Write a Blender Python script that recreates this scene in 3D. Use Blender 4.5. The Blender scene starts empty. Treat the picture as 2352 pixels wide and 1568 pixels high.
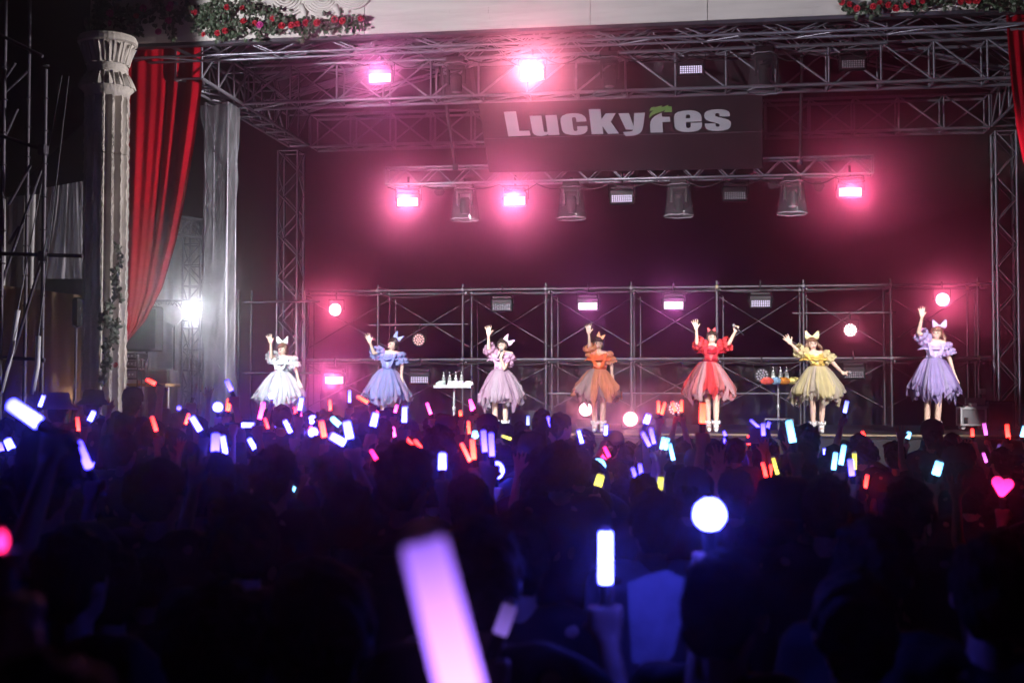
import bpy, bmesh, math, random
import numpy as np
from mathutils import Vector, Matrix, Euler
from math import radians, sin, cos, pi, sqrt, atan, atan2, exp

random.seed(11)
SC = bpy.context.scene
COL = SC.collection

# ------------------------------------------------------------------ camera
# photo geometry is written in a 2352 x 1568 frame: focal length 3000 px
F = 3000.0
CAM = Vector((0.0, 0.0, 2.0))
YAW = radians(8.4)
PITCH = atan(116.0 / F)
EUL = Euler((pi / 2 + PITCH, 0.0, YAW), 'XYZ')
ROT = EUL.to_matrix()
cd = bpy.data.cameras.new('camera')
cam = bpy.data.objects.new('camera', cd)
COL.objects.link(cam)
cam.location = CAM
cam.rotation_euler = EUL
cd.sensor_width = 36.0
cd.lens = F / 2352 * 36.0
cd.clip_start = 0.05
cd.clip_end = 400.0
cd.dof.use_dof = True
cd.dof.focus_distance = 21.5
cd.dof.aperture_fstop = 2.8
cd.dof.aperture_blades = 9
SC.camera = cam

# ------------------------------------------------------------------ night sky
world = bpy.data.worlds.new('World')
SC.world = world
world.use_nodes = True
wn = world.node_tree.nodes
wl = world.node_tree.links
bg = wn['Background']
sky = wn.new('ShaderNodeTexSky')
sky.sky_type = 'NISHITA'
sky.sun_disc = False
sky.sun_elevation = radians(-6.0)
sky.sun_rotation = radians(200.0)
wl.new(sky.outputs[0], bg.inputs[0])
bg.inputs[1].default_value = 0.003

# ------------------------------------------------------------------ front-of-house stage lamps (out of frame)
def spot(name, loc, target, energy, color, deg, blend=0.35, size=0.15):
    l = bpy.data.lights.new(name, 'SPOT')
    l.energy = energy
    l.color = color
    l.spot_size = radians(deg)
    l.spot_blend = blend
    l.shadow_soft_size = size
    o = bpy.data.objects.new(name, l)
    COL.objects.link(o)
    o.location = loc
    o.rotation_euler = (Vector(target) - Vector(loc)).to_track_quat('-Z', 'Y').to_euler()
    return o

spot('front_spot_left', (-6.8, 8.0, 8.3), (-5.2, 21.6, 2.9), 32000, (0.93, 0.97, 1.0), 24, 0.5, 0.15)
spot('front_spot_right', (5.6, 9.0, 8.2), (2.0, 21.6, 2.9), 24000, (1.0, 0.95, 0.95), 24, 0.5, 0.15)
spot('front_spot_centre', (-1.4, 7.0, 8.6), (-1.4, 21.6, 2.9), 19000, (1.0, 0.95, 0.95), 24, 0.6, 0.15)
spot('header_spot', (-12.5, 6.0, 4.0), (-1.7, 18.2, 7.9), 11500, (0.95, 0.93, 1.0), 37, 0.10, 0.08)
spot('side_spot', (6.5, 19.7, 5.6), (-8.6, 18.5, 4.4), 15000, (1.0, 0.93, 0.93), 26, 0.35, 0.1)
spot('rig_wash', (3.0, 9.0, 8.6), (-1.2, 22.0, 6.6), 420, (0.72, 0.70, 1.0), 50, 0.7, 0.2)

SC.view_settings.view_transform = 'Standard'
SC.view_settings.look = 'None'
SC.view_settings.exposure = 0.0
SC.view_settings.gamma = 1.0
SC.view_settings.use_curve_mapping = False
SC.render.engine = 'CYCLES'
cy = SC.cycles
cy.use_denoising = True
cy.max_bounces = 5
cy.diffuse_bounces = 2
cy.glossy_bounces = 2
cy.transmission_bounces = 4
cy.transparent_max_bounces = 24
cy.volume_bounces = 0
cy.sample_clamp_indirect = 4.0
cy.sample_clamp_direct = 0.0
cy.use_light_tree = True
cy.caustics_reflective = False
cy.caustics_refractive = False
cy.blur_glossy = 0.5

# ------------------------------------------------------------------ pixel helpers
def ray(x, y):
    return ROT @ Vector(((x - 1176.0) / F, (784.0 - y) / F, -1.0))
def P(x, y, Y):                      # pixel -> point on the plane at stage depth Y
    d = ray(x, y)
    return CAM + d * ((Y - CAM.y) / d.y)
def PD(x, y, dist):                  # pixel -> point at a distance along the camera axis
    return CAM + ray(x, y) * dist
def PZ(x, y, z):
    d = ray(x, y)
    return CAM + d * ((z - CAM.z) / d.z)
K = 2352.0 / 2500.0                  # photo pixels (2500 wide) -> working frame

# ------------------------------------------------------------------ materials
MATS = {}
def mat(name, col, rough=0.6, metal=0.0, var=0.15, scale=8.0, bump=0.0, bscale=30.0, spec=0.5, sheen=0.0, stretch=None):
    if name in MATS:
        return MATS[name]
    m = bpy.data.materials.new(name)
    m.use_nodes = True
    nt = m.node_tree
    b = nt.nodes['Principled BSDF']
    b.inputs['Roughness'].default_value = rough
    b.inputs['Metallic'].default_value = metal
    b.inputs['Specular IOR Level'].default_value = spec
    if sheen:
        b.inputs['Sheen Weight'].default_value = sheen
    tc = nt.nodes.new('ShaderNodeTexCoord')
    src = tc.outputs['Object']
    if stretch:
        mp = nt.nodes.new('ShaderNodeMapping')
        mp.inputs['Scale'].default_value = stretch
        nt.links.new(src, mp.inputs[0])
        src = mp.outputs[0]
    n = nt.nodes.new('ShaderNodeTexNoise')
    n.inputs['Scale'].default_value = scale
    n.inputs['Detail'].default_value = 5.0
    nt.links.new(src, n.inputs['Vector'])
    r = nt.nodes.new('ShaderNodeValToRGB')
    r.color_ramp.elements[0].position = 0.3
    r.color_ramp.elements[1].position = 0.7
    r.color_ramp.elements[0].color = tuple(c * (1 - var) for c in col) + (1,)
    r.color_ramp.elements[1].color = tuple(min(1, c * (1 + var)) for c in col) + (1,)
    nt.links.new(n.outputs['Fac'], r.inputs[0])
    nt.links.new(r.outputs[0], b.inputs['Base Color'])
    if bump:
        n2 = nt.nodes.new('ShaderNodeTexNoise')
        n2.inputs['Scale'].default_value = bscale
        n2.inputs['Detail'].default_value = 6.0
        nt.links.new(src, n2.inputs['Vector'])
        bp = nt.nodes.new('ShaderNodeBump')
        bp.inputs['Strength'].default_value = bump
        bp.inputs['Distance'].default_value = 0.02
        nt.links.new(n2.outputs['Fac'], bp.inputs['Height'])
        nt.links.new(bp.outputs[0], b.inputs['Normal'])
    MATS[name] = m
    return m

def emis(name, col, strength, base=(0.05, 0.05, 0.05), grad=None):
    if name in MATS:
        return MATS[name]
    m = bpy.data.materials.new(name)
    m.use_nodes = True
    b = m.node_tree.nodes['Principled BSDF']
    b.inputs['Base Color'].default_value = base + (1,)
    b.inputs['Roughness'].default_value = 0.4
    b.inputs['Emission Color'].default_value = col + (1,)
    b.inputs['Emission Strength'].default_value = strength
    if grad:                         # led sits in the grip: the tube is brightest at its foot
        nt = m.node_tree
        tc = nt.nodes.new('ShaderNodeTexCoord')
        sp = nt.nodes.new('ShaderNodeSeparateXYZ')
        mr = nt.nodes.new('ShaderNodeMapRange')
        nt.links.new(tc.outputs['Generated'], sp.inputs[0])
        nt.links.new(sp.outputs[2], mr.inputs['Value'])
        mr.inputs['To Min'].default_value = strength * grad[0]
        mr.inputs['To Max'].default_value = strength * grad[1]
        nt.links.new(mr.outputs[0], b.inputs['Emission Strength'])
    MATS[name] = m
    return m

def sheet(name, col, transp, transl=0.4, gloss=0.0, rough=0.3, var=0.12, scale=5.0):
    """thin cloth or plastic: part see-through, part translucent, part diffuse"""
    if name in MATS:
        return MATS[name]
    m = bpy.data.materials.new(name)
    m.use_nodes = True
    nt = m.node_tree
    nt.nodes.remove(nt.nodes['Principled BSDF'])
    out = nt.nodes['Material Output']
    tc = nt.nodes.new('ShaderNodeTexCoord')
    n = nt.nodes.new('ShaderNodeTexNoise')
    n.inputs['Scale'].default_value = scale
    n.inputs['Detail'].default_value = 4
    nt.links.new(tc.outputs['Object'], n.inputs['Vector'])
    r = nt.nodes.new('ShaderNodeValToRGB')
    r.color_ramp.elements[0].position = 0.3
    r.color_ramp.elements[1].position = 0.7
    r.color_ramp.elements[0].color = tuple(c * (1 - var) for c in col) + (1,)
    r.color_ramp.elements[1].color = tuple(min(1, c * (1 + var)) for c in col) + (1,)
    nt.links.new(n.outputs['Fac'], r.inputs[0])
    df = nt.nodes.new('ShaderNodeBsdfDiffuse')
    tl = nt.nodes.new('ShaderNodeBsdfTranslucent')
    tp = nt.nodes.new('ShaderNodeBsdfTransparent')
    nt.links.new(r.outputs[0], df.inputs[0])
    nt.links.new(r.outputs[0], tl.inputs[0])
    m1 = nt.nodes.new('ShaderNodeMixShader')
    m1.inputs[0].default_value = transl
    nt.links.new(df.outputs[0], m1.inputs[1])
    nt.links.new(tl.outputs[0], m1.inputs[2])
    cur = m1.outputs[0]
    if gloss:
        gl = nt.nodes.new('ShaderNodeBsdfGlossy')
        gl.inputs['Roughness'].default_value = rough
        m3 = nt.nodes.new('ShaderNodeMixShader')
        m3.inputs[0].default_value = gloss
        nt.links.new(cur, m3.inputs[1])
        nt.links.new(gl.outputs[0], m3.inputs[2])
        cur = m3.outputs[0]
    m2 = nt.nodes.new('ShaderNodeMixShader')
    m2.inputs[0].default_value = transp
    nt.links.new(cur, m2.inputs[1])
    nt.links.new(tp.outputs[0], m2.inputs[2])
    nt.links.new(m2.outputs[0], out.inputs[0])
    MATS[name] = m
    return m

# ------------------------------------------------------------------ object helpers
WM = {}
I4 = Matrix.Identity(4)
def link(name, data, M=None, parent=None):
    o = bpy.data.objects.new(name, data)
    COL.objects.link(o)
    M = M if M is not None else I4
    o.matrix_basis = M
    if parent is not None:
        o.parent = parent
        o.matrix_parent_inverse = WM[parent.name].inverted()
    WM[o.name] = M
    return o
def tag(o, label, cat, group=None):
    o['label'] = label
    o['category'] = cat
    if group:
        o['group'] = group
    return o
def thing(name, label, cat, loc=(0, 0, 0), group=None, rz=0.0):
    o = link(name, None, Matrix.Translation(Vector(loc)) @ Matrix.Rotation(rz, 4, 'Z'))
    o.empty_display_size = 0.1
    return tag(o, label, cat, group)
def mesh(name, verts, faces, m=None, smooth=False):
    me = bpy.data.meshes.new(name)
    me.from_pydata([tuple(v) for v in verts], [], faces)
    me.update()
    if m:
        me.materials.append(m)
    if smooth:
        me.polygons.foreach_set('use_smooth', [True] * len(me.polygons))
    return me
def copy_thing(o, M, label=None, group=None):
    """copy a thing, its parts and their sub-parts; M is the new root matrix"""
    def rec(src, parent, Mw):
        c = src.copy()
        COL.objects.link(c)
        if parent is None:
            c.matrix_basis = Mw
        else:
            c.parent = parent
        WM[c.name] = Mw
        for ch in KIDS.get(src.name, []):
            rec(ch, c, Mw)
        return c
    KIDS = {}
    for ob in TREE.get(o.name, []):
        KIDS.setdefault(o.name, []).append(ob)
        for ob2 in TREE.get(ob.name, []):
            KIDS.setdefault(ob.name, []).append(ob2)
    c = rec(o, None, M)
    if label:
        c['label'] = label
    if group:
        c['group'] = group
    return c
TREE = {}
def part(name, me, parent, M=None):
    o = link(name, me, M, parent)
    TREE.setdefault(parent.name, []).append(o)
    return o

class MB:
    """mesh builder: boxes, tubes, lathes in one mesh"""
    def __init__(s):
        s.v = []; s.f = []
    def add(s, v, f):
        n = len(s.v)
        s.v += [tuple(p) for p in v]
        s.f += [tuple(i + n for i in q) for q in f]
        return s
    def box(s, c, d, M=None):
        x, y, z = d[0] / 2, d[1] / 2, d[2] / 2
        v = [Vector((sx * x, sy * y, sz * z)) for sz in (-1, 1) for sy in (-1, 1) for sx in (-1, 1)]
        if M is not None:
            v = [M @ p for p in v]
        v = [p + Vector(c) for p in v]
        return s.add(v, [(0, 2, 3, 1), (4, 5, 7, 6), (0, 1, 5, 4), (2, 6, 7, 3), (0, 4, 6, 2), (1, 3, 7, 5)])
    def bbox(s, c, d, b=0.01):
        """box with chamfered edges"""
        x, y, z = d[0] / 2, d[1] / 2, d[2] / 2
        bm = bmesh.new()
        bmesh.ops.create_cube(bm, size=1.0)
        for vv in bm.verts:
            vv.co = Vector((vv.co.x * d[0], vv.co.y * d[1], vv.co.z * d[2])) + Vector(c)
        bmesh.ops.bevel(bm, geom=list(bm.edges), offset=b, segments=1, affect='EDGES')
        bm.verts.index_update()
        s.add([vv.co.copy() for vv in bm.verts], [tuple(q.index for q in f.verts) for f in bm.faces])
        bm.free()
        return s
    def tube(s, pts, r, n=8, cap=True):
        pts = [Vector(p) for p in pts]
        rr = r if isinstance(r, (list, tuple)) else [r] * len(pts)
        rings = []
        for i, p in enumerate(pts):
            t = (pts[min(i + 1, len(pts) - 1)] - pts[max(i - 1, 0)]).normalized()
            a = t.cross(Vector((0, 0, 1)))
            if a.length < 1e-3:
                a = t.cross(Vector((1, 0, 0)))
            a.normalize()
            b = t.cross(a)
            rings.append([p + (a * cos(2 * pi * k / n) + b * sin(2 * pi * k / n)) * rr[i] for k in range(n)])
        v = [q for R in rings for q in R]
        f = []
        for i in range(len(pts) - 1):
            for k in range(n):
                k2 = (k + 1) % n
                f.append((i * n + k, i * n + k2, (i + 1) * n + k2, (i + 1) * n + k))
        if cap:
            f.append(tuple(range(n))[::-1])
            f.append(tuple((len(pts) - 1) * n + k for k in range(n)))
        return s.add(v, f)
    def lathe(s, prof, n=24, c=(0, 0, 0), axis='Z', cap=True):
        """prof: list of (r, h)"""
        v = []
        for r, h in prof:
            for k in range(n):
                a = 2 * pi * k / n
                if axis == 'Z':
                    v.append(Vector((r * cos(a), r * sin(a), h)) + Vector(c))
                else:
                    v.append(Vector((r * cos(a), h, r * sin(a))) + Vector(c))
        f = []
        for i in range(len(prof) - 1):
            for k in range(n):
                k2 = (k + 1) % n
                f.append((i * n + k, i * n + k2, (i + 1) * n + k2, (i + 1) * n + k))
        if cap:
            f.append(tuple(range(n))[::-1])
            f.append(tuple((len(prof) - 1) * n + k for k in range(n)))
        return s.add(v, f)
    def ball(s, c, r, n=12, M=None):
        r = r if isinstance(r, (tuple, list)) else (r, r, r)
        m = n // 2
        v = [Vector((0, 0, -r[2]))]
        for i in range(1, m):
            a = -pi / 2 + pi * i / m
            for k in range(n):
                b = 2 * pi * k / n
                v.append(Vector((r[0] * cos(a) * cos(b), r[1] * cos(a) * sin(b), r[2] * sin(a))))
        v.append(Vector((0, 0, r[2])))
        if M is not None:
            v = [M @ p for p in v]
        v = [p + Vector(c) for p in v]
        f = [(0, 1 + (k + 1) % n, 1 + k) for k in range(n)]
        for i in range(m - 2):
            for k in range(n):
                k2 = (k + 1) % n
                f.append((1 + i * n + k, 1 + i * n + k2, 1 + (i + 1) * n + k2, 1 + (i + 1) * n + k))
        L = len(v) - 1
        f += [(L, 1 + (m - 2) * n + k, 1 + (m - 2) * n + (k + 1) % n) for k in range(n)]
        return s.add(v, f)
    def mesh(s, name, m, smooth=False):
        return mesh(name, s.v, s.f, m, smooth)

CYL = {}
def unit_cyl(m, n=8):
    if m.name not in CYL:
        b = MB().lathe([(1, 0), (1, 1)], n)
        me = b.mesh('rod', m)
        for p in me.polygons:
            p.use_smooth = len(p.vertices) == 4
        CYL[m.name] = me
    return CYL[m.name]
def rodM(a, b, r):
    a, b = Vector(a), Vector(b)
    d = b - a
    q = d.to_track_quat('Z', 'Y').to_matrix().to_4x4()
    return Matrix.Translation(a) @ q @ Matrix.Diagonal((r, r, d.length, 1))
def rod(name, a, b, r, m, parent):
    return part(name, unit_cyl(m), parent, rodM(a, b, r))

def truss(name, label, p0, p1, w, h, bays, m, up=(0, 0, 1), cr=0.025, br=0.014, zig=True, group=None, mirror_at=None, cat='truss', verticals=True):
    """box truss: four chords and every brace a rod of its own"""
    p0, p1, up = Vector(p0), Vector(p1), Vector(up)
    ax = (p1 - p0)
    L = ax.length
    ax.normalize()
    side = ax.cross(up).normalized()
    up = side.cross(ax).normalized()
    t = thing(name, label, cat, p0, group)
    cs = {}
    for i in (0, 1):
        for j in (0, 1):
            o = side * (w * (i - 0.5)) + up * (h * j)
            cs[i, j] = o
            rod('chord', p0 + o, p1 + o, cr, m, t)
    for k in range(bays + 1):
        a = p0 + ax * (L * k / bays)
        if verticals:
            for i in (0, 1):
                rod('upright', a + cs[i, 0], a + cs[i, 1], br, m, t)
            for j in (0, 1):
                rod('spacer', a + cs[0, j], a + cs[1, j], br, m, t)
        elif k in (0, bays):
            for q in (((0, 0), (0, 1)), ((1, 0), (1, 1)), ((0, 0), (1, 0)), ((0, 1), (1, 1))):
                rod('end_bar', a + cs[q[0]], a + cs[q[1]], br, m, t)
        if k == bays:
            break
        b = p0 + ax * (L * (k + 1) / bays)
        fl = (k % 2 == 0) if zig else (mirror_at is None or k < mirror_at)
        for i in (0, 1):
            f2 = fl if (zig or i == 1) else not fl
            rod('brace', a + cs[i, 0 if f2 else 1], b + cs[i, 1 if f2 else 0], br, m, t)
        rod('brace', a + cs[0 if fl else 1, 0], b + cs[1 if fl else 0, 0], br, m, t)
        if zig:
            rod('brace', a + cs[0 if fl else 1, 1], b + cs[1 if fl else 0, 1], br, m, t)
    return t
# ------------------------------------------------------------------ shared materials
M_ALU = mat('aluminium truss', (0.30, 0.29, 0.35), 0.38, 0.55, 0.2, 3.0)
M_PIPE = mat('galvanised pipe', (0.075, 0.07, 0.085), 0.45, 0.5, 0.25, 4.0)
M_DARKPIPE = mat('dark painted pipe', (0.06, 0.05, 0.07), 0.5, 0.3, 0.3)
M_BLACK = mat('black housing', (0.010, 0.010, 0.012), 0.5, 0.0, 0.3, spec=0.2)
M_BLACKCLOTH = mat('black cloth', (0.010, 0.009, 0.011), 0.85, 0.0, 0.4, 2.0, 0.4, 12)
M_BLACKPLAST = mat('black plastic sheeting', (0.004, 0.004, 0.005), 0.42, 0.0, 0.3, 3.0, 0.35, 4.0, spec=0.07, stretch=(1, 1, 0.2))
M_DECK = mat('stage deck', (0.012, 0.011, 0.012), 0.5, 0.0, 0.4, 2.0, 0.1, 40, spec=0.25)
M_GOLD = mat('brass edge trim', (0.20, 0.15, 0.09), 0.6, 0.3, 0.2)
M_GROUND = mat('trampled ground', (0.035, 0.032, 0.03), 0.95, 0.0, 0.4, 1.5, 0.6, 12)
M_WHITEPAINT = mat('cream painted board', (0.74, 0.69, 0.64), 0.75, 0.0, 0.08, 1.5, 0.5, 3.0, stretch=(0.6, 1, 6))
M_STONE = mat('painted plaster', (0.46, 0.42, 0.38), 0.85, 0.0, 0.25, 3.5, 0.9, 9.0, stretch=(1.5, 1.5, 0.5))
M_RED = mat('red velvet', (0.27, 0.0015, 0.009), 0.8, 0.0, 0.25, 1.2, 0.25, 60, spec=0.05)
M_TARP = mat('grey tarpaulin', (0.42, 0.40, 0.42), 0.55, 0.0, 0.12, 1.0, 0.5, 2.2)
M_FANTARP = sheet('backlit grey sheet', (0.75, 0.72, 0.78), 0.0, 0.65, 0.0)
M_WHITETARP = mat('white tarpaulin', (0.62, 0.61, 0.63), 0.6, 0.0, 0.1, 0.8, 0.5, 2.0, stretch=(1, 1, 0.3))
M_ORANGETARP = mat('tan tarpaulin', (0.42, 0.29, 0.17), 0.7, 0.0, 0.2, 1.0, 0.4, 3.0)
M_LEAF = mat('ivy leaf', (0.065, 0.095, 0.055), 0.5, 0.0, 0.5, 20.0)
M_ROSE = mat('red rose petal', (0.55, 0.02, 0.04), 0.6, 0.0, 0.3, 30.0)
M_PINKROSE = mat('magenta rose petal', (0.62, 0.05, 0.30), 0.6, 0.0, 0.3, 30.0)
M_STEM = mat('vine stem', (0.06, 0.05, 0.02), 0.8)
M_BANNER = mat('charcoal banner cloth', (0.012, 0.008, 0.012), 0.7, 0.0, 0.12, 2.5, 0.12, 90)
M_LETTER = mat('grey white print', (0.62, 0.61, 0.67), 0.7, 0.0, 0.05, 3.0)
M_GREEN = mat('leaf green print', (0.18, 0.42, 0.10), 0.7, 0.0, 0.08, 3.0)
M_SEAM = mat('banner seam thread', (0.22, 0.20, 0.23), 0.7)
M_LEDOFF = mat('unlit led lens', (0.30, 0.28, 0.33), 0.2, 0.0, 0.2)
M_CLEAR = sheet('clear rain cover', (0.30, 0.27, 0.32), 0.84, 0.3, 0.30, 0.10)
M_POLY = sheet('polythene wrap', (0.66, 0.67, 0.72), 0.56, 0.75, 0.03, 0.4, 0.35, 2.5)
M_WHITE = mat('white plastic', (0.75, 0.75, 0.77), 0.4)
M_GREYBOX = mat('grey case laminate', (0.20, 0.19, 0.21), 0.5)
M_STEEL = mat('case edge aluminium', (0.65, 0.65, 0.67), 0.35, 0.6)
M_SPK = mat('speaker grille', (0.022, 0.022, 0.026), 0.6, 0.0, 0.3, 60, 0.5, 200)
M_WOOD = mat('raw plywood', (0.42, 0.27, 0.13), 0.7, 0.0, 0.25, 6.0, 0.2, 20, stretch=(1, 1, 8))
M_WRAP = mat('white cable sleeve', (0.60, 0.60, 0.66), 0.5)

# ------------------------------------------------------------------ ground, stage
def struct(name, me, M=None, parent=None):
    o = link(name, me, M, parent)
    if parent is None:
        o['kind'] = 'structure'
    return o
ZS = 1.35                               # stage floor
STX0, STX1, STY0, STY1 = -8.9, 6.6, 20.6, 27.4
n = 40
gv = [(-40 + 80 * i / n, -15 + 74 * j / n, 0.03 * sin(i * 1.7) * cos(j * 2.1) - 0.03) for j in range(n + 1) for i in range(n + 1)]
gf = [(j * (n + 1) + i, j * (n + 1) + i + 1, (j + 1) * (n + 1) + i + 1, (j + 1) * (n + 1) + i) for j in range(n) for i in range(n)]
struct('ground', mesh('ground', gv, gf, M_GROUND, True))

stg = thing('stage_platform', 'low black stage platform with a thin brass front edge under the performers', 'stage', (-1.15, 24.0, 0))
nb = 8
bw = (STX1 - STX0) / nb
deckme = MB().bbox((0, 0, 0), (bw - 0.006, 1.69, 0.06), 0.004).mesh('deck_panel', M_DECK)
for i in range(nb):
    for j in range(4):
        part('deck_panel', deckme, stg, Matrix.Translation((STX0 + bw * (i + 0.5), STY0 + 1.7 * (j + 0.5), ZS - 0.03)))
part('front_skirt', MB().box((( STX0 + STX1) / 2, STY0 + 0.03, (ZS - 0.07) / 2), (STX1 - STX0, 0.04, ZS - 0.07)).mesh('front_skirt', M_BLACKCLOTH), stg)
part('edge_trim', MB().box(((STX0 + STX1) / 2, STY0 - 0.012, ZS - 0.012), (STX1 - STX0, 0.02, 0.028)).mesh('edge_trim', M_GOLD), stg)
for x in np.linspace(STX0 + 0.3, STX1 - 0.3, 8):
    for y in (STY0 + 0.4, STY1 - 0.4):
        rod('leg', (x, y, 0), (x, y, ZS - 0.07), 0.03, M_DARKPIPE, stg)

# ------------------------------------------------------------------ roof rig: beams, towers, rafters
XL, XR = -7.8, 5.35
ZB = 6.79
YF, YB = 20.9, 24.6
truss('roof_truss', 'large horizontal aluminium truss at the front of the stage roof', (XL + 0.25, YF, ZB), (XR - 0.25, YF, ZB), 0.45, 0.62, 16, M_ALU, zig=False, mirror_at=8, cr=0.028, br=0.018, group='stage roof beams')
truss('roof_truss', 'large horizontal aluminium truss at the back of the stage behind the banner', (XL + 0.25, YB, ZB - 0.03), (XR - 0.25, YB, ZB - 0.03), 0.45, 0.62, 16, M_ALU, zig=False, mirror_at=8, cr=0.028, br=0.018, group='stage roof beams')
truss('side_truss', 'left side roof truss running back from the red curtain to the rear tower', (XL, 18.9, ZB), (XL, 24.4, ZB), 0.42, 0.60, 8, M_ALU, zig=False, mirror_at=9, cr=0.028, br=0.018, group='stage roof beams')
truss('side_truss', 'right side roof truss running back beside the right red curtain', (XR, 18.9, ZB), (XR, 24.4, ZB), 0.42, 0.60, 8, M_ALU, zig=False, mirror_at=9, cr=0.028, br=0.018, group='stage roof beams')
def tower(px, Y, z0, z1, w, label, bays):
    c = P(px, 784, Y)
    return truss('truss_tower', label, (c.x, Y - w / 2, z0), (c.x, Y - w / 2, z1), w, w, bays, M_ALU, up=(0, 1, 0), cr=0.026, br=0.014, zig=True, group='upright truss towers', verticals=False)
tower(666, 24.75, ZS, ZB - 0.06, 0.40, 'upright aluminium truss tower behind the white-dressed performer at stage rear left', 13)
tower(2312, 24.75, ZS, ZB - 0.06, 0.36, 'upright aluminium truss tower right of the purple-dressed performer', 13)
XC = (XL + XR) / 2
RID = 1.55
for k, Y in enumerate((19.4, 20.5, 21.9, 23.2, 24.5)):
    for sd, X0 in (('left', XL), ('right', XR)):
        truss('roof_rafter', '%s rafter truss of the dark stage roof, %s row from the front' % (sd, ('first', 'second', 'third', 'fourth', 'fifth')[k]),
              (X0, Y, ZB + 0.68), (XC + (-0.15 if sd == 'left' else 0.15), Y, ZB + 0.68 + RID), 0.26, 0.36, 9, M_ALU, cr=0.022, br=0.011, verticals=False, group='roof rafters')
rc = thing('roof_canopy', 'dark canopy membrane over the stage roof trusses', 'canopy', (XC, 21.9, ZB + 1.2))
for sd, X0 in ((1, XL - 0.4), (2, XR + 0.4)):
    v = []
    for i in range(13):
        for j in range(9):
            a = i / 12
            v.append((X0 + (XC - X0) * a, 18.7 + 6.4 * j / 8, ZB + 1.14 + RID * a - 0.05 * sin(pi * (j * 2 % 4) / 4)))
    v2 = [(p[0], p[1], p[2] + 0.02) for p in v]
    b = MB()
    q = [(i * 9 + j, i * 9 + j + 1, (i + 1) * 9 + j + 1, (i + 1) * 9 + j) for i in range(12) for j in range(8)]
    b.add(v, q); b.add(v2, [t[::-1] for t in q])
    part('membrane', b.mesh('membrane', M_BLACKCLOTH, True), rc)

# ------------------------------------------------------------------ hung lighting trusses and banner
YU, YL = 20.6, 22.2
ul, ur = P(808, 124, YU), P(2035, 108, YU)
zu = P(1420, 128, YU).z
truss('lighting_truss', 'upper hung lighting truss above the dark banner', (ul.x, YU, zu), (ur.x, YU, zu), 0.32, 0.32, 26, M_ALU, cr=0.022, br=0.010, verticals=False, group='hung lighting trusses')
ll, lr = P(890, 424, YL), P(2004, 402, YL)
zl = P(1440, 414, YL).z
truss('lighting_truss', 'lower hung lighting truss along the bottom of the banner', (ll.x, YL, zl), (lr.x, YL, zl), 0.29, 0.29, 28, M_ALU, cr=0.022, br=0.010, verticals=False, group='hung lighting trusses')
for a, b, lab in (((1010, 140), (1046, 384), 'left'), ((1842, 125), (1838, 372), 'right')):
    t = thing('hanger_pole', 'slanted grey hanger pole %s of the banner between the two lighting trusses' % lab, 'pole', P(b[0], b[1], YL - 0.16), 'hanger poles')
    rod('pole', P(b[0], b[1], YL - 0.18), P(a[0], a[1], YU + 0.18), 0.028, M_PIPE, t)
    rod('coupler', P(b[0], b[1], YL - 0.18) - Vector((0, 0, 0.05)), P(b[0], b[1], YL - 0.18) + Vector((0, -0.02, 0.06)), 0.05, M_PIPE, t)
for X in np.linspace(ul.x + 0.9, ur.x - 0.9, 3):
    t = thing('chain_hoist', ('left', 'middle', 'right')[int(round((X - ul.x - 0.9) / (ur.x - ul.x - 1.8) * 2))] + ' dark chain hoist hanging above the upper lighting truss', 'hoist', (X, YU, zu + 0.36), 'chain hoists')
    part('motor', MB().bbox((X, YU, zu + 0.62), (0.26, 0.24, 0.30), 0.03).mesh('motor', M_BLACK), t)
    rod('chain', (X, YU, zu + 0.3), (X, YU, zu + 1.5), 0.018, M_BLACK, t)
    part('chain_bag', MB().lathe([(0.05, -0.02), (0.11, 0.05), (0.13, 0.35)], 12, (X + 0.26, YU, zu + 0.2)).mesh('chain_bag', M_BLACKCLOTH, True), t)

TL, TR, BRc, BLc = P(1087, 158, YU + 0.2), P(1750, 138, YU + 0.2), P(1750, 387, YL - 0.19), P(1125, 396, YL - 0.19)
bn = (TR - TL).cross(BLc - TL).normalized()
if bn.y > 0:
    bn = -bn
def onban(x, y, lift=0.0):               # pixel -> banner plane, lifted off it towards the house
    d = ray(x, y)
    t = (TL - CAM).dot(bn) / d.dot(bn)
    return CAM + d * t + bn * lift
ban = thing('banner', 'large dark charcoal banner printed with LuckyFes in grey white letters', 'banner', (TL + BRc) / 2)
bv, bf = [], []
NB_, MB_ = 30, 14
for j in range(MB_ + 1):
    for i in range(NB_ + 1):
        a, c = i / NB_, j / MB_
        p = (TL * (1 - a) + TR * a) * (1 - c) + (BLc * (1 - a) + BRc * a) * c
        bv.append(p + bn * (0.006 * sin(a * 17 + c * 3) + 0.004 * sin(a * 9 - c * 11)))
nn = len(bv)
bv += [p - bn * 0.01 for p in bv]
for j in range(MB_):
    for i in range(NB_):
        q = (j * (NB_ + 1) + i, j * (NB_ + 1) + i + 1, (j + 1) * (NB_ + 1) + i + 1, (j + 1) * (NB_ + 1) + i)
        bf += [q[::-1], tuple(k + nn for k in q)]
part('cloth', mesh('cloth', bv, bf, M_BANNER, True), ban)
for a, b in ((TL, BLc), (TR, BRc), (TL, TR), (BLc, BRc)):
    rod('frame_pole', a - bn * 0.03, b - bn * 0.03, 0.02, M_PIPE, ban)
for (x0, y0), (x1, y1) in (((1115, 318), (1750, 302)), ((1093, 232), (1750, 214))):
    part('seam', MB().tube([onban(x0 + (x1 - x0) * i / 10, y0 + (y1 - y0) * i / 10 + sin(i) * 0.4, 0.009) for i in range(11)], 0.004, 4).mesh('seam', M_SEAM), ban)

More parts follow.
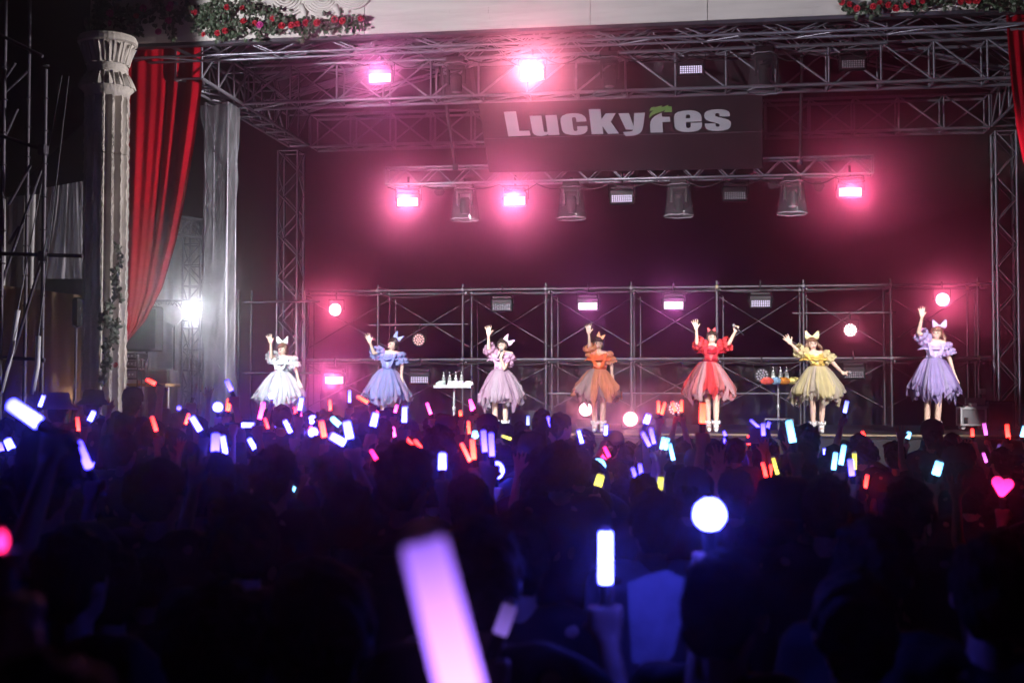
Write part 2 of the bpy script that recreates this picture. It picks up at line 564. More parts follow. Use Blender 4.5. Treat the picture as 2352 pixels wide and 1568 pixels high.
# lettering traced in two enlargements (7.84 px per photo pixel)
def arc(cx, cy, rx, ry, a0, a1, n=8):
    return [(cx + rx * cos(radians(a0 + (a1 - a0) * i / n)), cy + ry * sin(radians(a0 + (a1 - a0) * i / n))) for i in range(n + 1)]
A_, B_ = (1220, 245), (1500, 245)
LET = [
 (A_, M_LETTER, [(80, 215), (312, 203), (378, 578), (570, 574), (592, 665), (168, 684)]),
 (A_, M_LETTER, [(573, 290), (798, 285), (845, 585), (860, 600), (905, 600), (918, 588), (875, 282), (1090, 273), (1146, 650), (935, 660), (928, 635), (895, 655), (840, 670), (780, 676), (715, 668), (660, 645), (630, 600)]),
 (A_, M_LETTER, [(1665, 395), (1655, 345), (1625, 300), (1570, 263), (1490, 245), (1390, 242), (1280, 255), (1200, 290), (1165, 340), (1165, 400), (1195, 560), (1220, 605), (1270, 635), (1360, 652), (1460, 655), (1560, 645), (1635, 620), (1672, 580), (1683, 530), (1676, 483), (1482, 490), (1490, 560), (1480, 578), (1450, 584), (1422, 575), (1412, 550), (1383, 345), (1392, 322), (1425, 314), (1452, 322), (1462, 345), (1472, 405)]),
 (A_, M_LETTER, [(1703, 163), (1930, 160), (1952, 350), (2030, 243), (2222, 240), (2125, 402), (2285, 626), (2075, 634), (1968, 487), (1982, 634), (1762, 640)]),
 (B_, M_LETTER, [(75, 243), (278, 236), (368, 485), (380, 237), (588, 232), (552, 490), (530, 570), (490, 620), (430, 650), (370, 668), (218, 676), (162, 600), (300, 592), (340, 580), (362, 555), (218, 548)]),
 (B_, M_LETTER, [(905, 235), (913, 308), (1062, 312), (1070, 402), (918, 408), (933, 605), (692, 610), (682, 470), (690, 410), (720, 350), (770, 300), (840, 262)]),
 (B_, M_GREEN, [(662, 345), (668, 290), (690, 240), (750, 185), (700, 195), (668, 212), (680, 165), (710, 130), (770, 115), (762, 135), (830, 115), (918, 92), (892, 135), (960, 115), (1036, 78), (1025, 112), (1100, 110), (1102, 217), (948, 217), (990, 165), (940, 190), (880, 215), (800, 242), (730, 275), (685, 315)]),
 (B_, M_LETTER, [(1672, 395), (1670, 320), (1655, 270), (1620, 225), (1560, 197), (1480, 185), (1400, 186), (1300, 196), (1210, 218), (1160, 255), (1142, 310), (1145, 400), (1152, 490), (1175, 540), (1220, 570), (1300, 592), (1400, 598), (1510, 592), (1600, 570), (1655, 530), (1677, 480), (1676, 418), (1462, 425), (1462, 490), (1450, 515), (1418, 524), (1390, 518), (1376, 495), (1370, 408), (1400, 404)]),
 (B_, M_LETTER, [(2212, 297), (2210, 245), (2190, 205), (2140, 180), (2060, 166), (1970, 164), (1860, 175), (1770, 200), (1728, 240), (1718, 285), (1730, 335), (1765, 370), (1830, 395), (1985, 435), (2010, 450), (2015, 475), (2005, 495), (1978, 503), (1950, 497), (1937, 478), (1935, 433), (1730, 440), (1735, 485), (1755, 535), (1800, 562), (1880, 575), (1980, 576), (2090, 565), (2170, 545), (2215, 510), (2232, 450), (2225, 405), (2190, 372), (2110, 340), (1960, 305), (1935, 290), (1930, 260), (1945, 240), (1975, 235), (2003, 245), (2010, 265), (2010, 302)]),
]
for org, m, pts in LET:
    fr = [onban((org[0] + x / 7.84) * K, (org[1] + y / 7.84) * K, 0.020) for x, y in pts]
    bm = bmesh.new()
    vs = [bm.verts.new(p) for p in fr]
    f = bm.faces.new(vs)
    r = bmesh.ops.extrude_face_region(bm, geom=[f])
    for vv in [e for e in r['geom'] if isinstance(e, bmesh.types.BMVert)]:
        vv.co -= bn * 0.005
    bmesh.ops.triangulate(bm, faces=[f2 for f2 in bm.faces if len(f2.verts) > 4], ngon_method='EAR_CLIP')
    bmesh.ops.recalc_face_normals(bm, faces=bm.faces[:])
    me = bpy.data.meshes.new('letter')
    bm.to_mesh(me); bm.free()
    me.materials.append(m)
    part('letter' if m is M_LETTER else 'leaf_mark', me, ban)
# counter of the e : a dark inset patch of banner cloth
cp = [onban((B_[0] + x / 7.84) * K, (B_[1] + y / 7.84) * K, 0.0225) for x, y in [(1368, 335), (1366, 290), (1378, 268), (1405, 262), (1435, 266), (1450, 290), (1450, 335)]]
part('letter_counter', mesh('letter_counter', cp + [p - bn * 0.003 for p in cp], [tuple(range(7)), tuple(range(13, 6, -1))] + [(i, (i + 1) % 7, 7 + (i + 1) % 7, 7 + i) for i in range(7)], M_BANNER), ban)

# ------------------------------------------------------------------ rear scaffold
SY0, SY1 = 25.3, 26.3
sc = thing('scaffold', 'wide galvanised pipe scaffold with cross braces along the back of the stage', 'scaffold', (XC, SY0, ZS))
posts = [868, 1063, 1254, 1450, 1647, 1846, 2047, 2247]
px0 = P(690, 784, SY0).x - 0.15
zt, zm = P(1490, 661, SY0).z, P(1490, 824, SY0).z
zt2 = zt
xs = [px0] + [P(p, 784, SY0).x for p in posts]
for X in xs:
    for Y in (SY0, SY1):
        rod('post', (X, Y, ZS), (X, Y, zt + 0.12), 0.024, M_PIPE, sc)
        rod('base_foot', (X, Y, ZS), (X, Y, ZS + 0.012), 0.07, M_PIPE, sc)
    rod('transom', (X + 0.06, SY0, zt - 0.05), (X + 0.06, SY1, zt - 0.05), 0.02, M_PIPE, sc)
    rod('transom', (X + 0.06, SY0, zm - 0.05), (X + 0.06, SY1, zm - 0.05), 0.02, M_PIPE, sc)
    rod('inner_post', (X + 0.13, SY1 - 0.04, ZS + 0.4), (X + 0.13, SY1 - 0.04, zt - 0.1), 0.015, M_PIPE, sc)
    for Y, z in ((SY0, zt), (SY0, zm), (SY1, zt2)):
        part('coupler', MB().bbox((0, 0, 0), (0.07, 0.10, 0.08), 0.015).mesh('coupler', M_GOLD if (X * 7 % 2) > 1.2 else M_PIPE), sc, Matrix.Translation((X, Y - 0.02, z)))
for Y in (SY0 - 0.045, SY1 - 0.045):
    rod('rail', (xs[0] - 0.1, Y, zt), (xs[-1] + 0.35, Y, zt), 0.024, M_PIPE, sc)
    rod('rail', (xs[0] - 0.1, Y, zm), (xs[-1] + 0.35, Y, zm), 0.026, M_PIPE, sc)
rod('rail', (xs[3], SY0 + 0.05, ZS + 0.62), (xs[6], SY0 + 0.05, ZS + 0.62), 0.02, M_PIPE, sc)
rod('rail', (xs[1] - 0.2, SY0 + 0.05, P(960, 745, SY0).z), (xs[2] + 0.1, SY0 + 0.05, P(960, 745, SY0).z), 0.02, M_PIPE, sc)
rod('rail', (xs[6] - 0.2, SY0 + 0.05, P(1950, 718, SY0).z), (xs[7] + 0.1, SY0 + 0.05, P(1950, 718, SY0).z), 0.02, M_PIPE, sc)
for i in range(len(xs) - 1):
    a, b = xs[i] + 0.05, xs[i + 1] - 0.03
    for z0, z1, Y in ((zm + 0.28, zt - 0.12, SY1 - 0.09), (ZS + 0.35, zm - 0.1, SY1 - 0.11)):
        rod('cross_brace', (a, Y, z0), (b, Y, z1), 0.011, M_PIPE, sc)
        rod('cross_brace', (a, Y + 0.025, z1), (b, Y + 0.025, z0), 0.011, M_PIPE, sc)
# short scaffold left of the rear tower
sl = thing('scaffold', 'short pipe scaffold left of the rear tower beside the wrapped tower', 'scaffold', P(575, 900, 24.2))
for px in (548, 577, 700):
    c = P(px, 784, 24.2)
    rod('post', (c.x, 24.2, ZS), (c.x, 24.2, P(px, 668, 24.2).z), 0.022, M_PIPE, sl)
for y in (693, 856):
    a, b = P(560, y + 1, 24.15), P(735, y - 1, 24.15)
    rod('rail', a, (b.x, a.y, a.z), 0.022, M_PIPE, sl)

bd = thing('black_backdrop', 'creased shiny black sheeting behind the performers at the back of the stage', 'backdrop', (XC, 26.6, ZS))
v = []
W_, H_ = 150, 14
for j in range(H_ + 1):
    for i in range(W_ + 1):
        x = XL - 0.2 + (XR - XL + 0.4) * i / W_
        z = ZS + (zm - ZS - 0.03) * j / H_
        v.append((x, 26.6 + 0.05 * sin(i * 0.9 + 0.5 * sin(j)) + 0.03 * sin(i * 2.3 + j * 0.8), z))
b = MB().add(v, [(j * (W_ + 1) + i, j * (W_ + 1) + i + 1, (j + 1) * (W_ + 1) + i + 1, (j + 1) * (W_ + 1) + i) for j in range(H_) for i in range(W_)])
b.add([(p[0], p[1] + 0.02, p[2]) for p in v], [(j * (W_ + 1) + i, (j + 1) * (W_ + 1) + i, (j + 1) * (W_ + 1) + i + 1, j * (W_ + 1) + i + 1) for j in range(H_) for i in range(W_)])
part('sheet', b.mesh('sheet', M_BLACKPLAST, True), bd)

# ------------------------------------------------------------------ header board
YH = 18.25
zh = (P(300, 93, YH).z + P(2352, 27, YH).z) / 2
XH0, XH1 = P(207, 60, YH).x, 7.6
ZH1 = zh + 1.25
hd = thing('header_board', 'long cream painted header board across the top of the stage', 'stage header', ((XH0 + XH1) / 2, YH, zh))
seams = [XH0, P(545, 40, YH).x, P(838, 40, YH).x, P(1356, 40, YH).x, P(1625, 40, YH).x, P(2022, 30, YH).x, XH1]
for i in range(len(seams) - 1):
    a, c = seams[i] + 0.003, seams[i + 1] - 0.003
    part('panel', MB().bbox(((a + c) / 2, YH + 0.02, (zh + ZH1) / 2), (c - a, 0.06, ZH1 - zh), 0.004).mesh('panel', M_WHITEPAINT), hd)
rng = random.Random(5)
# ragged stone courses, shallow relief pieces along the lower edge
for row in range(3):
    x = XH0 + 0.02 + rng.random() * 0.3
    z0 = zh + 0.015 + row * 0.105
    while x < XH1 - 0.5:
        L = rng.uniform(0.45, 1.0)
        if not any(abs(x - s) < 0.02 or x < s < x + L for s in seams[1:-1]):
            m_ = 9
            top = [(x + L * k / m_, z0 + 0.085 + rng.uniform(-0.012, 0.012)) for k in range(m_ + 1)]
            bot = [(x + L * k / m_, z0 + rng.uniform(-0.006, 0.010)) for k in range(m_ + 1)]
            yy = YH - 0.0105 - 0.004 - rng.uniform(0, 0.004)
            V, Fc = [], []
            for (x1, z1), (x2, z2) in zip(bot, top):
                V += [(x1, yy, z1), (x2, yy, z2), (x1, YH - 0.011, z1), (x2, YH - 0.011, z2)]
            for k in range(m_):
                a = 4 * k
                Fc += [(a, a + 4, a + 5, a + 1), (a, a + 2, a + 6, a + 4), (a + 1, a + 5, a + 7, a + 3)]
            Fc += [(0, 1, 3, 2), (4 * m_, 4 * m_ + 2, 4 * m_ + 3, 4 * m_ + 1)]
            part('stone_course', mesh('stone_course', V, Fc, M_WHITEPAINT), hd)
        x += L + rng.uniform(0.02, 0.10)
part('lower_rail', MB().box(((XH0 + XH1) / 2, YH + 0.06, zh - 0.03), (XH1 - XH0, 0.14, 0.05)).mesh('lower_rail', M_PIPE), hd)
truss('header_truss', 'slim truss under the back edge of the cream header board', (XH0 + 0.3, YH + 0.35, zh - 0.16), (XH1, YH + 0.35, zh - 0.16), 0.30, 0.28, 26, M_ALU, cr=0.02, br=0.012, verticals=False, group='stage roof beams')
# carved scroll ornament
orn = thing('scroll_ornament', 'carved cream scroll ornament on the header board above the rose garland', 'ornament', P(715, 20, YH - 0.05))
def ridge(pts, r=0.02):
    return [P(x, y, YH - 0.045) for x, y in pts]
for cx, cy, R, a0, a1 in ((655, -12, 48, 10, 150), (742, -10, 44, 20, 165), (808, -20, 40, 20, 170)):
    part('backing', MB().tube([P(cx, cy, YH + 0.012), P(cx, cy, YH - 0.03)], R / 160.0, 24).mesh('backing', M_WHITEPAINT), orn)
    for k in range(6):
        rr = R * (1 - 0.15 * k)
        part('scroll_ridge', MB().tube([P(cx + rr * 1.12 * cos(radians(a)), cy + 3 * k * 0.4 + rr * sin(radians(a)), YH - 0.035) for a in np.linspace(a0 - 10, a1 + 10, 15)], [0.006] + [0.02] * 13 + [0.006], 6).mesh('scroll_ridge', M_WHITEPAINT, True), orn)
for x in (700, 778):
    part('spur', MB().tube([P(x - 8, 14, YH - 0.03), P(x, 30, YH - 0.04), P(x + 3, 42, YH - 0.03)], [0.06, 0.04, 0.008], 8).mesh('spur', M_WHITEPAINT, True), orn)

# ------------------------------------------------------------------ garlands
leafv = [(0, 0, 0), (0.5, 0.10, 0.25), (0.32, 0.0, 0.30), (0.30, 0.12, 0.7), (0, 0.05, 1.0), (-0.30, 0.12, 0.7), (-0.32, 0.0, 0.30), (-0.5, 0.10, 0.25), (0, -0.08, 0.45)]
leaff = [(0, 1, 8), (1, 2, 8), (2, 3, 8), (3, 4, 8), (4, 5, 8), (5, 6, 8), (6, 7, 8), (7, 0, 8)]
def leaves(b, c, size, rng):
    M = Euler((rng.uniform(-0.9, 0.9), rng.uniform(-3.1, 3.1), rng.uniform(-0.8, 0.8))).to_matrix()
    b.add([Vector(c) + (M @ Vector(p)) * size for p in leafv], leaff)
def rose_mesh(m, seed):
    r = random.Random(seed)
    b = MB()
    for lay, (n, rad, hgt) in enumerate(((3, 0.018, 0.030), (4, 0.032, 0.026), (5, 0.046, 0.018))):
        for k in range(n):
            a = 2 * pi * k / n + lay * 0.6
            pts = []
            for i in range(4):
                for j in range(4):
                    u, w = (i / 3 - 0.5) * 2.2 * pi / n, j / 3
                    rr = rad * (0.35 + 0.75 * w) + 0.004 * r.random()
                    pts.append((rr * cos(a + u), -hgt * (0.2 + w * (1.0 - 0.35 * lay)) + 0.006 * abs(u), rr * sin(a + u)))
            b.add(pts, [(i * 4 + j, i * 4 + j + 1, (i + 1) * 4 + j + 1, (i + 1) * 4 + j) for i in range(3) for j in range(3)])
    b.ball((0, -0.012, 0), 0.018, 8)
    return b.mesh('rose', m, True)
ROSE = [rose_mesh(M_ROSE, i) for i in range(3)]
PROSE = rose_mesh(M_PINKROSE, 9)
def garland(label, path, roses, Y, nleaf, spread, seed, droop=()):
    """path / roses in working pixels on the plane Y"""
    rng = random.Random(seed)
    t = thing('rose_garland', label, 'garland', P(path[0][0], path[0][1], Y), 'artificial rose garlands')
    pts = [P(x, y, Y) for x, y in path]
    part('vine_stem', MB().tube(pts, 0.012, 6).mesh('vine_stem', M_STEM, True), t)
    b = MB()
    seg = [(path[i], path[i + 1]) for i in range(len(path) - 1)]
    for k in range(nleaf):
        (x0, y0), (x1, y1) = rng.choice(seg)
        a = rng.random()
        c = P(x0 + (x1 - x0) * a + rng.gauss(0, spread * 0.4), y0 + (y1 - y0) * a + rng.gauss(0, spread), Y - 0.02 - rng.random() * 0.09)
        leaves(b, c, rng.uniform(0.05, 0.095), rng)
    for x, y in droop:
        for k in range(16):
            leaves(b, P(x + rng.gauss(0, 5), y + rng.uniform(-4, 18), Y - 0.05 - rng.random() * 0.06), rng.uniform(0.05, 0.09), rng)
    o = part('leaves', b.mesh('leaves', M_LEAF), t)
    o['kind'] = 'stuff'
    for k, (x, y, pk) in enumerate(roses):
        s = rng.uniform(0.72, 1.1)
        part('rose', PROSE if pk else ROSE[k % 3], t, Matrix.Translation(P(x, y, Y - 0.11)) @ Euler((rng.uniform(-0.4, 0.4), rng.uniform(0, 6), rng.uniform(-0.5, 0.5))).to_matrix().to_4x4() @ Matrix.Scale(s, 4))
    return t
Q = lambda L: [(200 * K + x / 3.136 * K, y / 3.136 * K) for x, y in L]
R3 = lambda L: [(200 * K + x / 3.136 * K, y / 3.136 * K, p) for x, y, p in L]
garland('dense red rose garland with leaves along the lower left of the header board', Q([(960, 200), (1030, 250), (1130, 200), (1250, 190), (1400, 200), (1550, 190), (1700, 200), (1850, 200), (2000, 175), (2150, 170)]),
        R3([(1040, 255, 0), (1095, 238, 0), (1237, 163, 0), (1325, 180, 0), (1362, 193, 1), (1460, 145, 0), (1530, 200, 0), (1605, 195, 0), (1650, 185, 0), (1715, 178, 0), (1800, 178, 0), (1935, 152, 0), (1995, 163, 0), (2135, 145, 0)]),
        YH - 0.05, 420, 11, 3, droop=Q([(1360, 265), (1700, 250), (1150, 250)]))
garland('short rose garland hanging above the lower one, left of the scroll ornament', Q([(980, 130), (1060, 130), (1130, 75), (1250, 40), (1350, 70), (1450, 110), (1520, 150)]),
        R3([(1110, 57, 0), (1230, 65, 0)]), YH - 0.05, 230, 9, 4)
garland('shadowed leafy rose garland on the dark left end of the header board', Q([(80, 240), (150, 120), (130, 30), (250, 60), (300, 160), (430, 120), (560, 60), (650, 150), (800, 90), (900, 180), (960, 90), (1080, 20)]),
        R3([(215, 180, 1), (215, 105, 1), (415, 125, 0), (470, 65, 1), (665, 160, 1), (670, 65, 1), (680, 35, 1), (585, 245, 1), (930, 265, 0), (860, 95, 0)]),
        YH - 0.05, 640, 15, 6, droop=Q([(700, 240), (60, 180), (430, 200)]))
R5 = lambda L: [((1600 + x / 2.6133) * K, y / 2.6133 * K) for x, y in L]
garland('sparse rose garland on the right part of the header board', R5([(1180, 20), (1240, 50), (1380, 60), (1420, 30), (1500, 40), (1620, 30), (1700, 20), (1780, 15), (1900, 20)]),
        [(x, y, 0) for x, y in R5([(1190, 15), (1285, 55), (1390, 42), (1435, 28), (1488, 33), (1535, 55), (1600, 38), (1645, 15), (1240, 28), (1705, 8)])], YH - 0.05, 210, 7, 8, droop=R5([(1410, 60)]))
garland('dark rose garland at the far right end of the header board', R5([(1930, 0), (2080, 5), (2200, 15), (2352, 20), (2500, 20)]), [(x, y, 0) for x, y in R5([(1950, 5), (2000, 3), (2050, 6)])], YH - 0.05, 200, 8, 9)
# ------------------------------------------------------------------ column
YC = 17.8
cc = P(243, 500, YC)
col = thing('column', 'weathered cream fluted column with petal capital at the left of the stage', 'column', (cc.x, YC, 0))
pm = (P(244, 500, YC) - P(243, 500, YC)).length
zc = lambda y: P(243, y, YC).z
prof = [(47, 226), (48, 216), (55, 208), (56, 204), (52, 195), (46, 182), (42, 173), (44, 170), (44, 166), (42, 164), (44, 160), (44, 156), (41, 153), (44, 145), (49, 130), (54, 113), (56, 106)]
part('capital', MB().lathe([(r * pm, zc(y)) for r, y in prof], 48, (cc.x, YC, 0)).mesh('capital', M_STONE, True), col)
part('abacus', MB().lathe([(58 * pm, zc(106)), (63 * pm, zc(103)), (63 * pm, zc(95)), (61 * pm, zc(93)), (60 * pm, zc(88))], 40, (cc.x, YC, 0)).mesh('abacus', M_STONE), col)
def petal(ya, yb, ra, rb, ang, w):
    """pointed raised petal on the flaring capital, from ya (wide) to yb (tip)"""
    V = []
    for k in range(6):
        s = k / 5
        r = (ra + (rb - ra) * s ** 1.4) * pm
        hw = w * (1 - s ** 1.6) + 0.05 * w
        z = zc(ya + (yb - ya) * s)
        for q, lift in ((-1, 0.004), (0, 0.034), (1, 0.004)):
            a = ang + q * hw
            V.append((cc.x + (r + lift) * cos(a), YC + (r + lift) * sin(a), z))
    Fc = [(k * 3 + q, k * 3 + q + 1, k * 3 + q + 4, k * 3 + q + 3) for k in range(5) for q in (0, 1)]
    return mesh('petal', V, Fc, M_STONE)
for k in range(16):
    a = 2 * pi * (k + 0.3) / 16
    part('petal', petal(152, 110, 42, 56, a, 0.16), col)
    part('petal', petal(205, 175, 56, 43, a, 0.16), col)
    for y0, y1, r0, r1 in ((106, 150, 57, 44), (172, 206, 43, 57)):
        aa = a + pi / 16
        part('capital_rib', MB().tube([(cc.x + (r0 + (r1 - r0) * s ** 0.8) * pm * cos(aa), YC + (r0 + (r1 - r0) * s ** 0.8) * pm * sin(aa), zc(y0 + (y1 - y0) * s)) for s in (0, 0.33, 0.66, 1)], 0.014, 6).mesh('capital_rib', M_STONE), col)
rg = random.Random(2)
NF, SUB = 14, 10
def shaft(z0, z1, nz):
    V, Fc = [], []
    N = NF * SUB
    ph = [rg.random() * 6 for _ in range(NF)]
    for j in range(nz + 1):
        z = z0 + (z1 - z0) * j / nz
        for k in range(N):
            f, u = k // SUB, (k % SUB) / SUB
            fl = max(0.0, sin(pi * u)) ** 0.7 if u > 0.22 else 0
            edge = 0.005 * sin(z * 21 + ph[f]) + 0.005 * sin(z * 47 + ph[f] * 2) + rg.uniform(-0.005, 0.005)
            r = 47 * pm - 0.075 * fl + (edge if u <= 0.22 else edge * 0.3)
            a = 2 * pi * k / N + edge * 0.5
            V.append((cc.x + r * cos(a), YC + r * sin(a), z))
    for j in range(nz):
        for k in range(N):
            k2 = (k + 1) % N
            Fc.append((j * N + k, j * N + k2, (j + 1) * N + k2, (j + 1) * N + k))
    return mesh('shaft_drum', V, Fc, M_STONE)
part('shaft_drum', shaft(zc(357), zc(222), 60), col)
part('shaft_drum', shaft(0.55, zc(358.5), 200), col)
part('plinth', MB().bbox((cc.x, YC, 0.275), (0.95, 0.8, 0.55), 0.03).mesh('plinth', M_STONE), col)
garland('ivy vine with a single red rose climbing the lower column', [(270, 565), (276, 600), (262, 635), (272, 680), (250, 705), (232, 735), (266, 745), (262, 775), (240, 800), (250, 830), (236, 850), (234, 888)],
        [(266, 838, 0)], YC - 0.33, 300, 8, 12)

# ------------------------------------------------------------------ red curtains
def curtain(label, left, right, Y, folds, amp, seed, turn=0.0):
    """left / right: edge polylines in working pixels from top to bottom"""
    rg = random.Random(seed)
    t = thing('red_curtain', label, 'curtain', P(left[0][0], left[0][1], Y), 'red stage curtains')
    def at(poly, s):
        q = s * (len(poly) - 1)
        i = min(int(q), len(poly) - 2)
        f = q - i
        return (poly[i][0] * (1 - f) + poly[i + 1][0] * f, poly[i][1] * (1 - f) + poly[i + 1][1] * f)
    NI, NJ = 110, 60
    ph = [rg.random() * 6 for _ in range(4)]
    V = []
    for j in range(NJ + 1):
        s = j / NJ
        a, c = at(left, s), at(right, s)
        for i in range(NI + 1):
            u = i / NI
            w = u + 0.02 * sin(7 * u + ph[0]) + 0.03 * s * sin(3 * u + ph[1])
            y = amp * ((0.55 + 0.45 * sin(5 * u + ph[1])) * sin(2 * pi * folds * w + 0.6 * s) + 0.30 * sin(2 * pi * folds * 1.7 * w + ph[2] + s) + 0.6 * sin(2 * pi * 1.1 * w + ph[3]))
            fall = 0.25 + 0.75 * sin(pi * min(1, s * 1.2 + 0.12)) if s < 0.8 else 0.5
            V.append(P(a[0] + (c[0] - a[0]) * u, a[1] + (c[1] - a[1]) * u, Y + turn * (u - 0.5) + y * (0.45 + 0.55 * fall)))
    b = MB()
    q = [(j * (NI + 1) + i, j * (NI + 1) + i + 1, (j + 1) * (NI + 1) + i + 1, (j + 1) * (NI + 1) + i) for j in range(NJ) for i in range(NI)]
    b.add(V, q)
    b.add([p + Vector((0, 0.012, 0)) for p in V], [k[::-1] for k in q])
    part('cloth', b.mesh('cloth', M_RED, True), t)
    rod('curtain_rail', P(left[0][0] - 4, left[0][1] - 2, Y), P(right[0][0] + 4, right[0][1] - 2, Y + turn / 2), 0.02, M_DARKPIPE, t)
curtain('red velvet curtain tied back beside the cream column at the left', [(286, 98), (285, 215), (284, 330), (283, 445), (283, 560), (282, 680), (281, 760), (280, 792)],
        [(469, 101), (462, 215), (446, 330), (427, 445), (404, 555), (373, 660), (335, 735), (284, 794)], 18.85, 4.2, 0.055, 3, 0.55)
curtain('red velvet curtain cut off by the right edge of the picture', [(2311, 33), (2316, 110), (2324, 200), (2336, 300), (2356, 400), (2385, 520), (2430, 640), (2500, 760)],
        [(2520, 25), (2521, 110), (2522, 200), (2523, 300), (2524, 400), (2525, 520), (2526, 640), (2530, 762)], 18.75, 6, 0.06, 5)

# ------------------------------------------------------------------ plastic-wrapped tower
YW = 20.5
cw = P(503, 700, YW)
wt = truss('wrapped_tower', 'upright truss tower wrapped in clear polythene left of the performers', (cw.x, YW - 0.19, 0.0), (cw.x, YW - 0.19, ZB - 0.05), 0.38, 0.38, 12, M_ALU, up=(0, 1, 0), cr=0.026, br=0.013, verticals=False, group='upright truss towers')
rg = random.Random(4)
V, Fc = [], []
NZ, NA = 70, 44
for j in range(NZ + 1):
    s = j / NZ
    z = 0.02 + (ZB - 0.12) * s
    for k in range(NA):
        a = 2 * pi * k / NA
        e = 1 / max(abs(cos(a)), abs(sin(a)))
        r = (0.212 + 0.012 * sin(5 * a + z * 2) + 0.010 * sin(11 * a - z * 3.3) + 0.008 * sin(z * 9 + 3 * a)) * min(e, 1.32)
        if s > 0.86:
            r *= 1 + 0.34 * ((s - 0.86) / 0.14) * (0.6 + 0.4 * cos(a))
        V.append((cw.x + r * cos(a), YW + r * sin(a), z))
for j in range(NZ):
    for k in range(NA):
        k2 = (k + 1) % NA
        Fc.append((j * NA + k, j * NA + k2, (j + 1) * NA + k2, (j + 1) * NA + k))
part('polythene_wrap', mesh('polythene_wrap', V, Fc, M_POLY, True), wt)

# ------------------------------------------------------------------ backstage, left
def hang(name, label, cat, x0, x1, ytop, ybot, Y, m, folds, amp, seed, fan=0.0):
    """hanging sheet between pixel columns x0,x1 and rows ytop(list),ybot"""
    rg = random.Random(seed)
    t = thing(name, label, cat, P((x0 + x1) / 2, ybot, Y))
    ph = [rg.random() * 6 for _ in range(3)]
    NI, NJ = 80, 30
    V = []
    for j in range(NJ + 1):
        s = j / NJ
        for i in range(NI + 1):
            u = i / NI
            yt = np.interp(u, np.linspace(0, 1, len(ytop)), ytop)
            uu = u - fan * (u - 0.7) * s
            y = amp * (sin(2 * pi * folds * uu + ph[0]) + 0.5 * sin(2 * pi * folds * 2.3 * uu + ph[1] + s * 2) + 0.4 * sin(4 * s + u * 5 + ph[2]))
            V.append(P(x0 + (x1 - x0) * u, yt + (ybot - yt) * s, Y + y))
    q = [(j * (NI + 1) + i, j * (NI + 1) + i + 1, (j + 1) * (NI + 1) + i + 1, (j + 1) * (NI + 1) + i) for j in range(NJ) for i in range(NI)]
    b = MB().add(V, q)
    b.add([p + Vector((0, 0.01, 0)) for p in V], [k[::-1] for k in q])
    part('sheet', b.mesh('sheet', m, True), t)
    return t
hang('tarpaulin', 'white tarpaulin wall lit by the floodlight behind the red curtain', 'tarpaulin', 250, 475, [470, 490, 520], 930, 25.6, M_WHITETARP, 4, 0.10, 3)
hang('tarpaulin', 'pale grey tarpaulin hanging in fan-like folds between scaffold and column', 'tarpaulin', 100, 190, [432, 424, 416], 640, 20.4, M_FANTARP, 4, 0.05, 7, fan=0.55)
hang('tarpaulin', 'dim grey tarpaulin wall behind the far left scaffold', 'tarpaulin', -120, 98, [470, 455, 445], 700, 21.2, M_TARP, 4, 0.05, 9)
hang('tarpaulin', 'tan tarpaulin glowing in warm light low behind the far left scaffold', 'tarpaulin', -120, 205, [640, 660, 680], 960, 20.8, M_ORANGETARP, 6, 0.03, 11, fan=0.4)
tr_ = thing('tent_roof', 'dark sloping tent roof behind the scaffold at the far left', 'tent', P(150, 430, 22.5))
vv = [P(-60, 480, 22.4), P(30, 440, 22.4), P(200, 275, 22.4), P(200, 470, 22.4), P(-60, 490, 22.4)]
part('roof_sheet', mesh('roof_sheet', vv + [p + Vector((0, 0.4, 0)) for p in vv], [(0, 1, 2, 3, 4), (9, 8, 7, 6, 5)] + [(i, (i + 1) % 5, 5 + (i + 1) % 5, 5 + i) for i in range(5)], mat('dark tent sheet', (0.05, 0.048, 0.055), 0.8)), tr_)

# far-left scaffold tower
YS = 16.6
fs = thing('scaffold_tower', 'dark pipe scaffold tower standing at the far left edge', 'scaffold', P(50, 900, YS))
vx = {}
for px, Y in ((4, YS), (99, YS), (-60, YS + 1.5), (60, YS + 1.8)):
    X = P(px, 600, Y).x
    vx[px] = X
    rod('post', (X, Y, 0.0), (X, Y, P(px, 160 if px == 99 else -20, Y).z), 0.03, M_DARKPIPE, fs)
    for z in np.arange(0.6, 6.6, 0.45):
        rod('rosette', (X, Y, z), (X, Y, z + 0.015), 0.05, M_DARKPIPE, fs)
for y in (345, 588, 826):
    rod('ledger', P(-20, y - 40 if y == 345 else y - 6, YS - 0.03), P(103 if y != 588 else 190, y, YS - 0.03), 0.026, M_DARKPIPE, fs)
rod('ledger', P(-20, 70, YS - 0.03), P(98, 130, YS - 0.03), 0.024, M_DARKPIPE, fs)
for a, b in (((8, 185), (35, 145)), ((20, 470), (70, 380)), ((8, 215), (62, 165)), ((0, 660), (98, 380)), ((10, 880), (95, 600)), ((20, 560), (45, 520)), ((0, 340), (40, 250))):
    rod('diagonal', P(a[0], a[1], YS + 0.03), P(b[0], b[1], YS + 0.03), 0.022, M_DARKPIPE, fs)
for y in (345, 588):
    part('coupler', MB().bbox((0, 0, 0), (0.12, 0.12, 0.14), 0.02).mesh('coupler', M_DARKPIPE), fs, Matrix.Translation(P(99, y, YS - 0.04)))
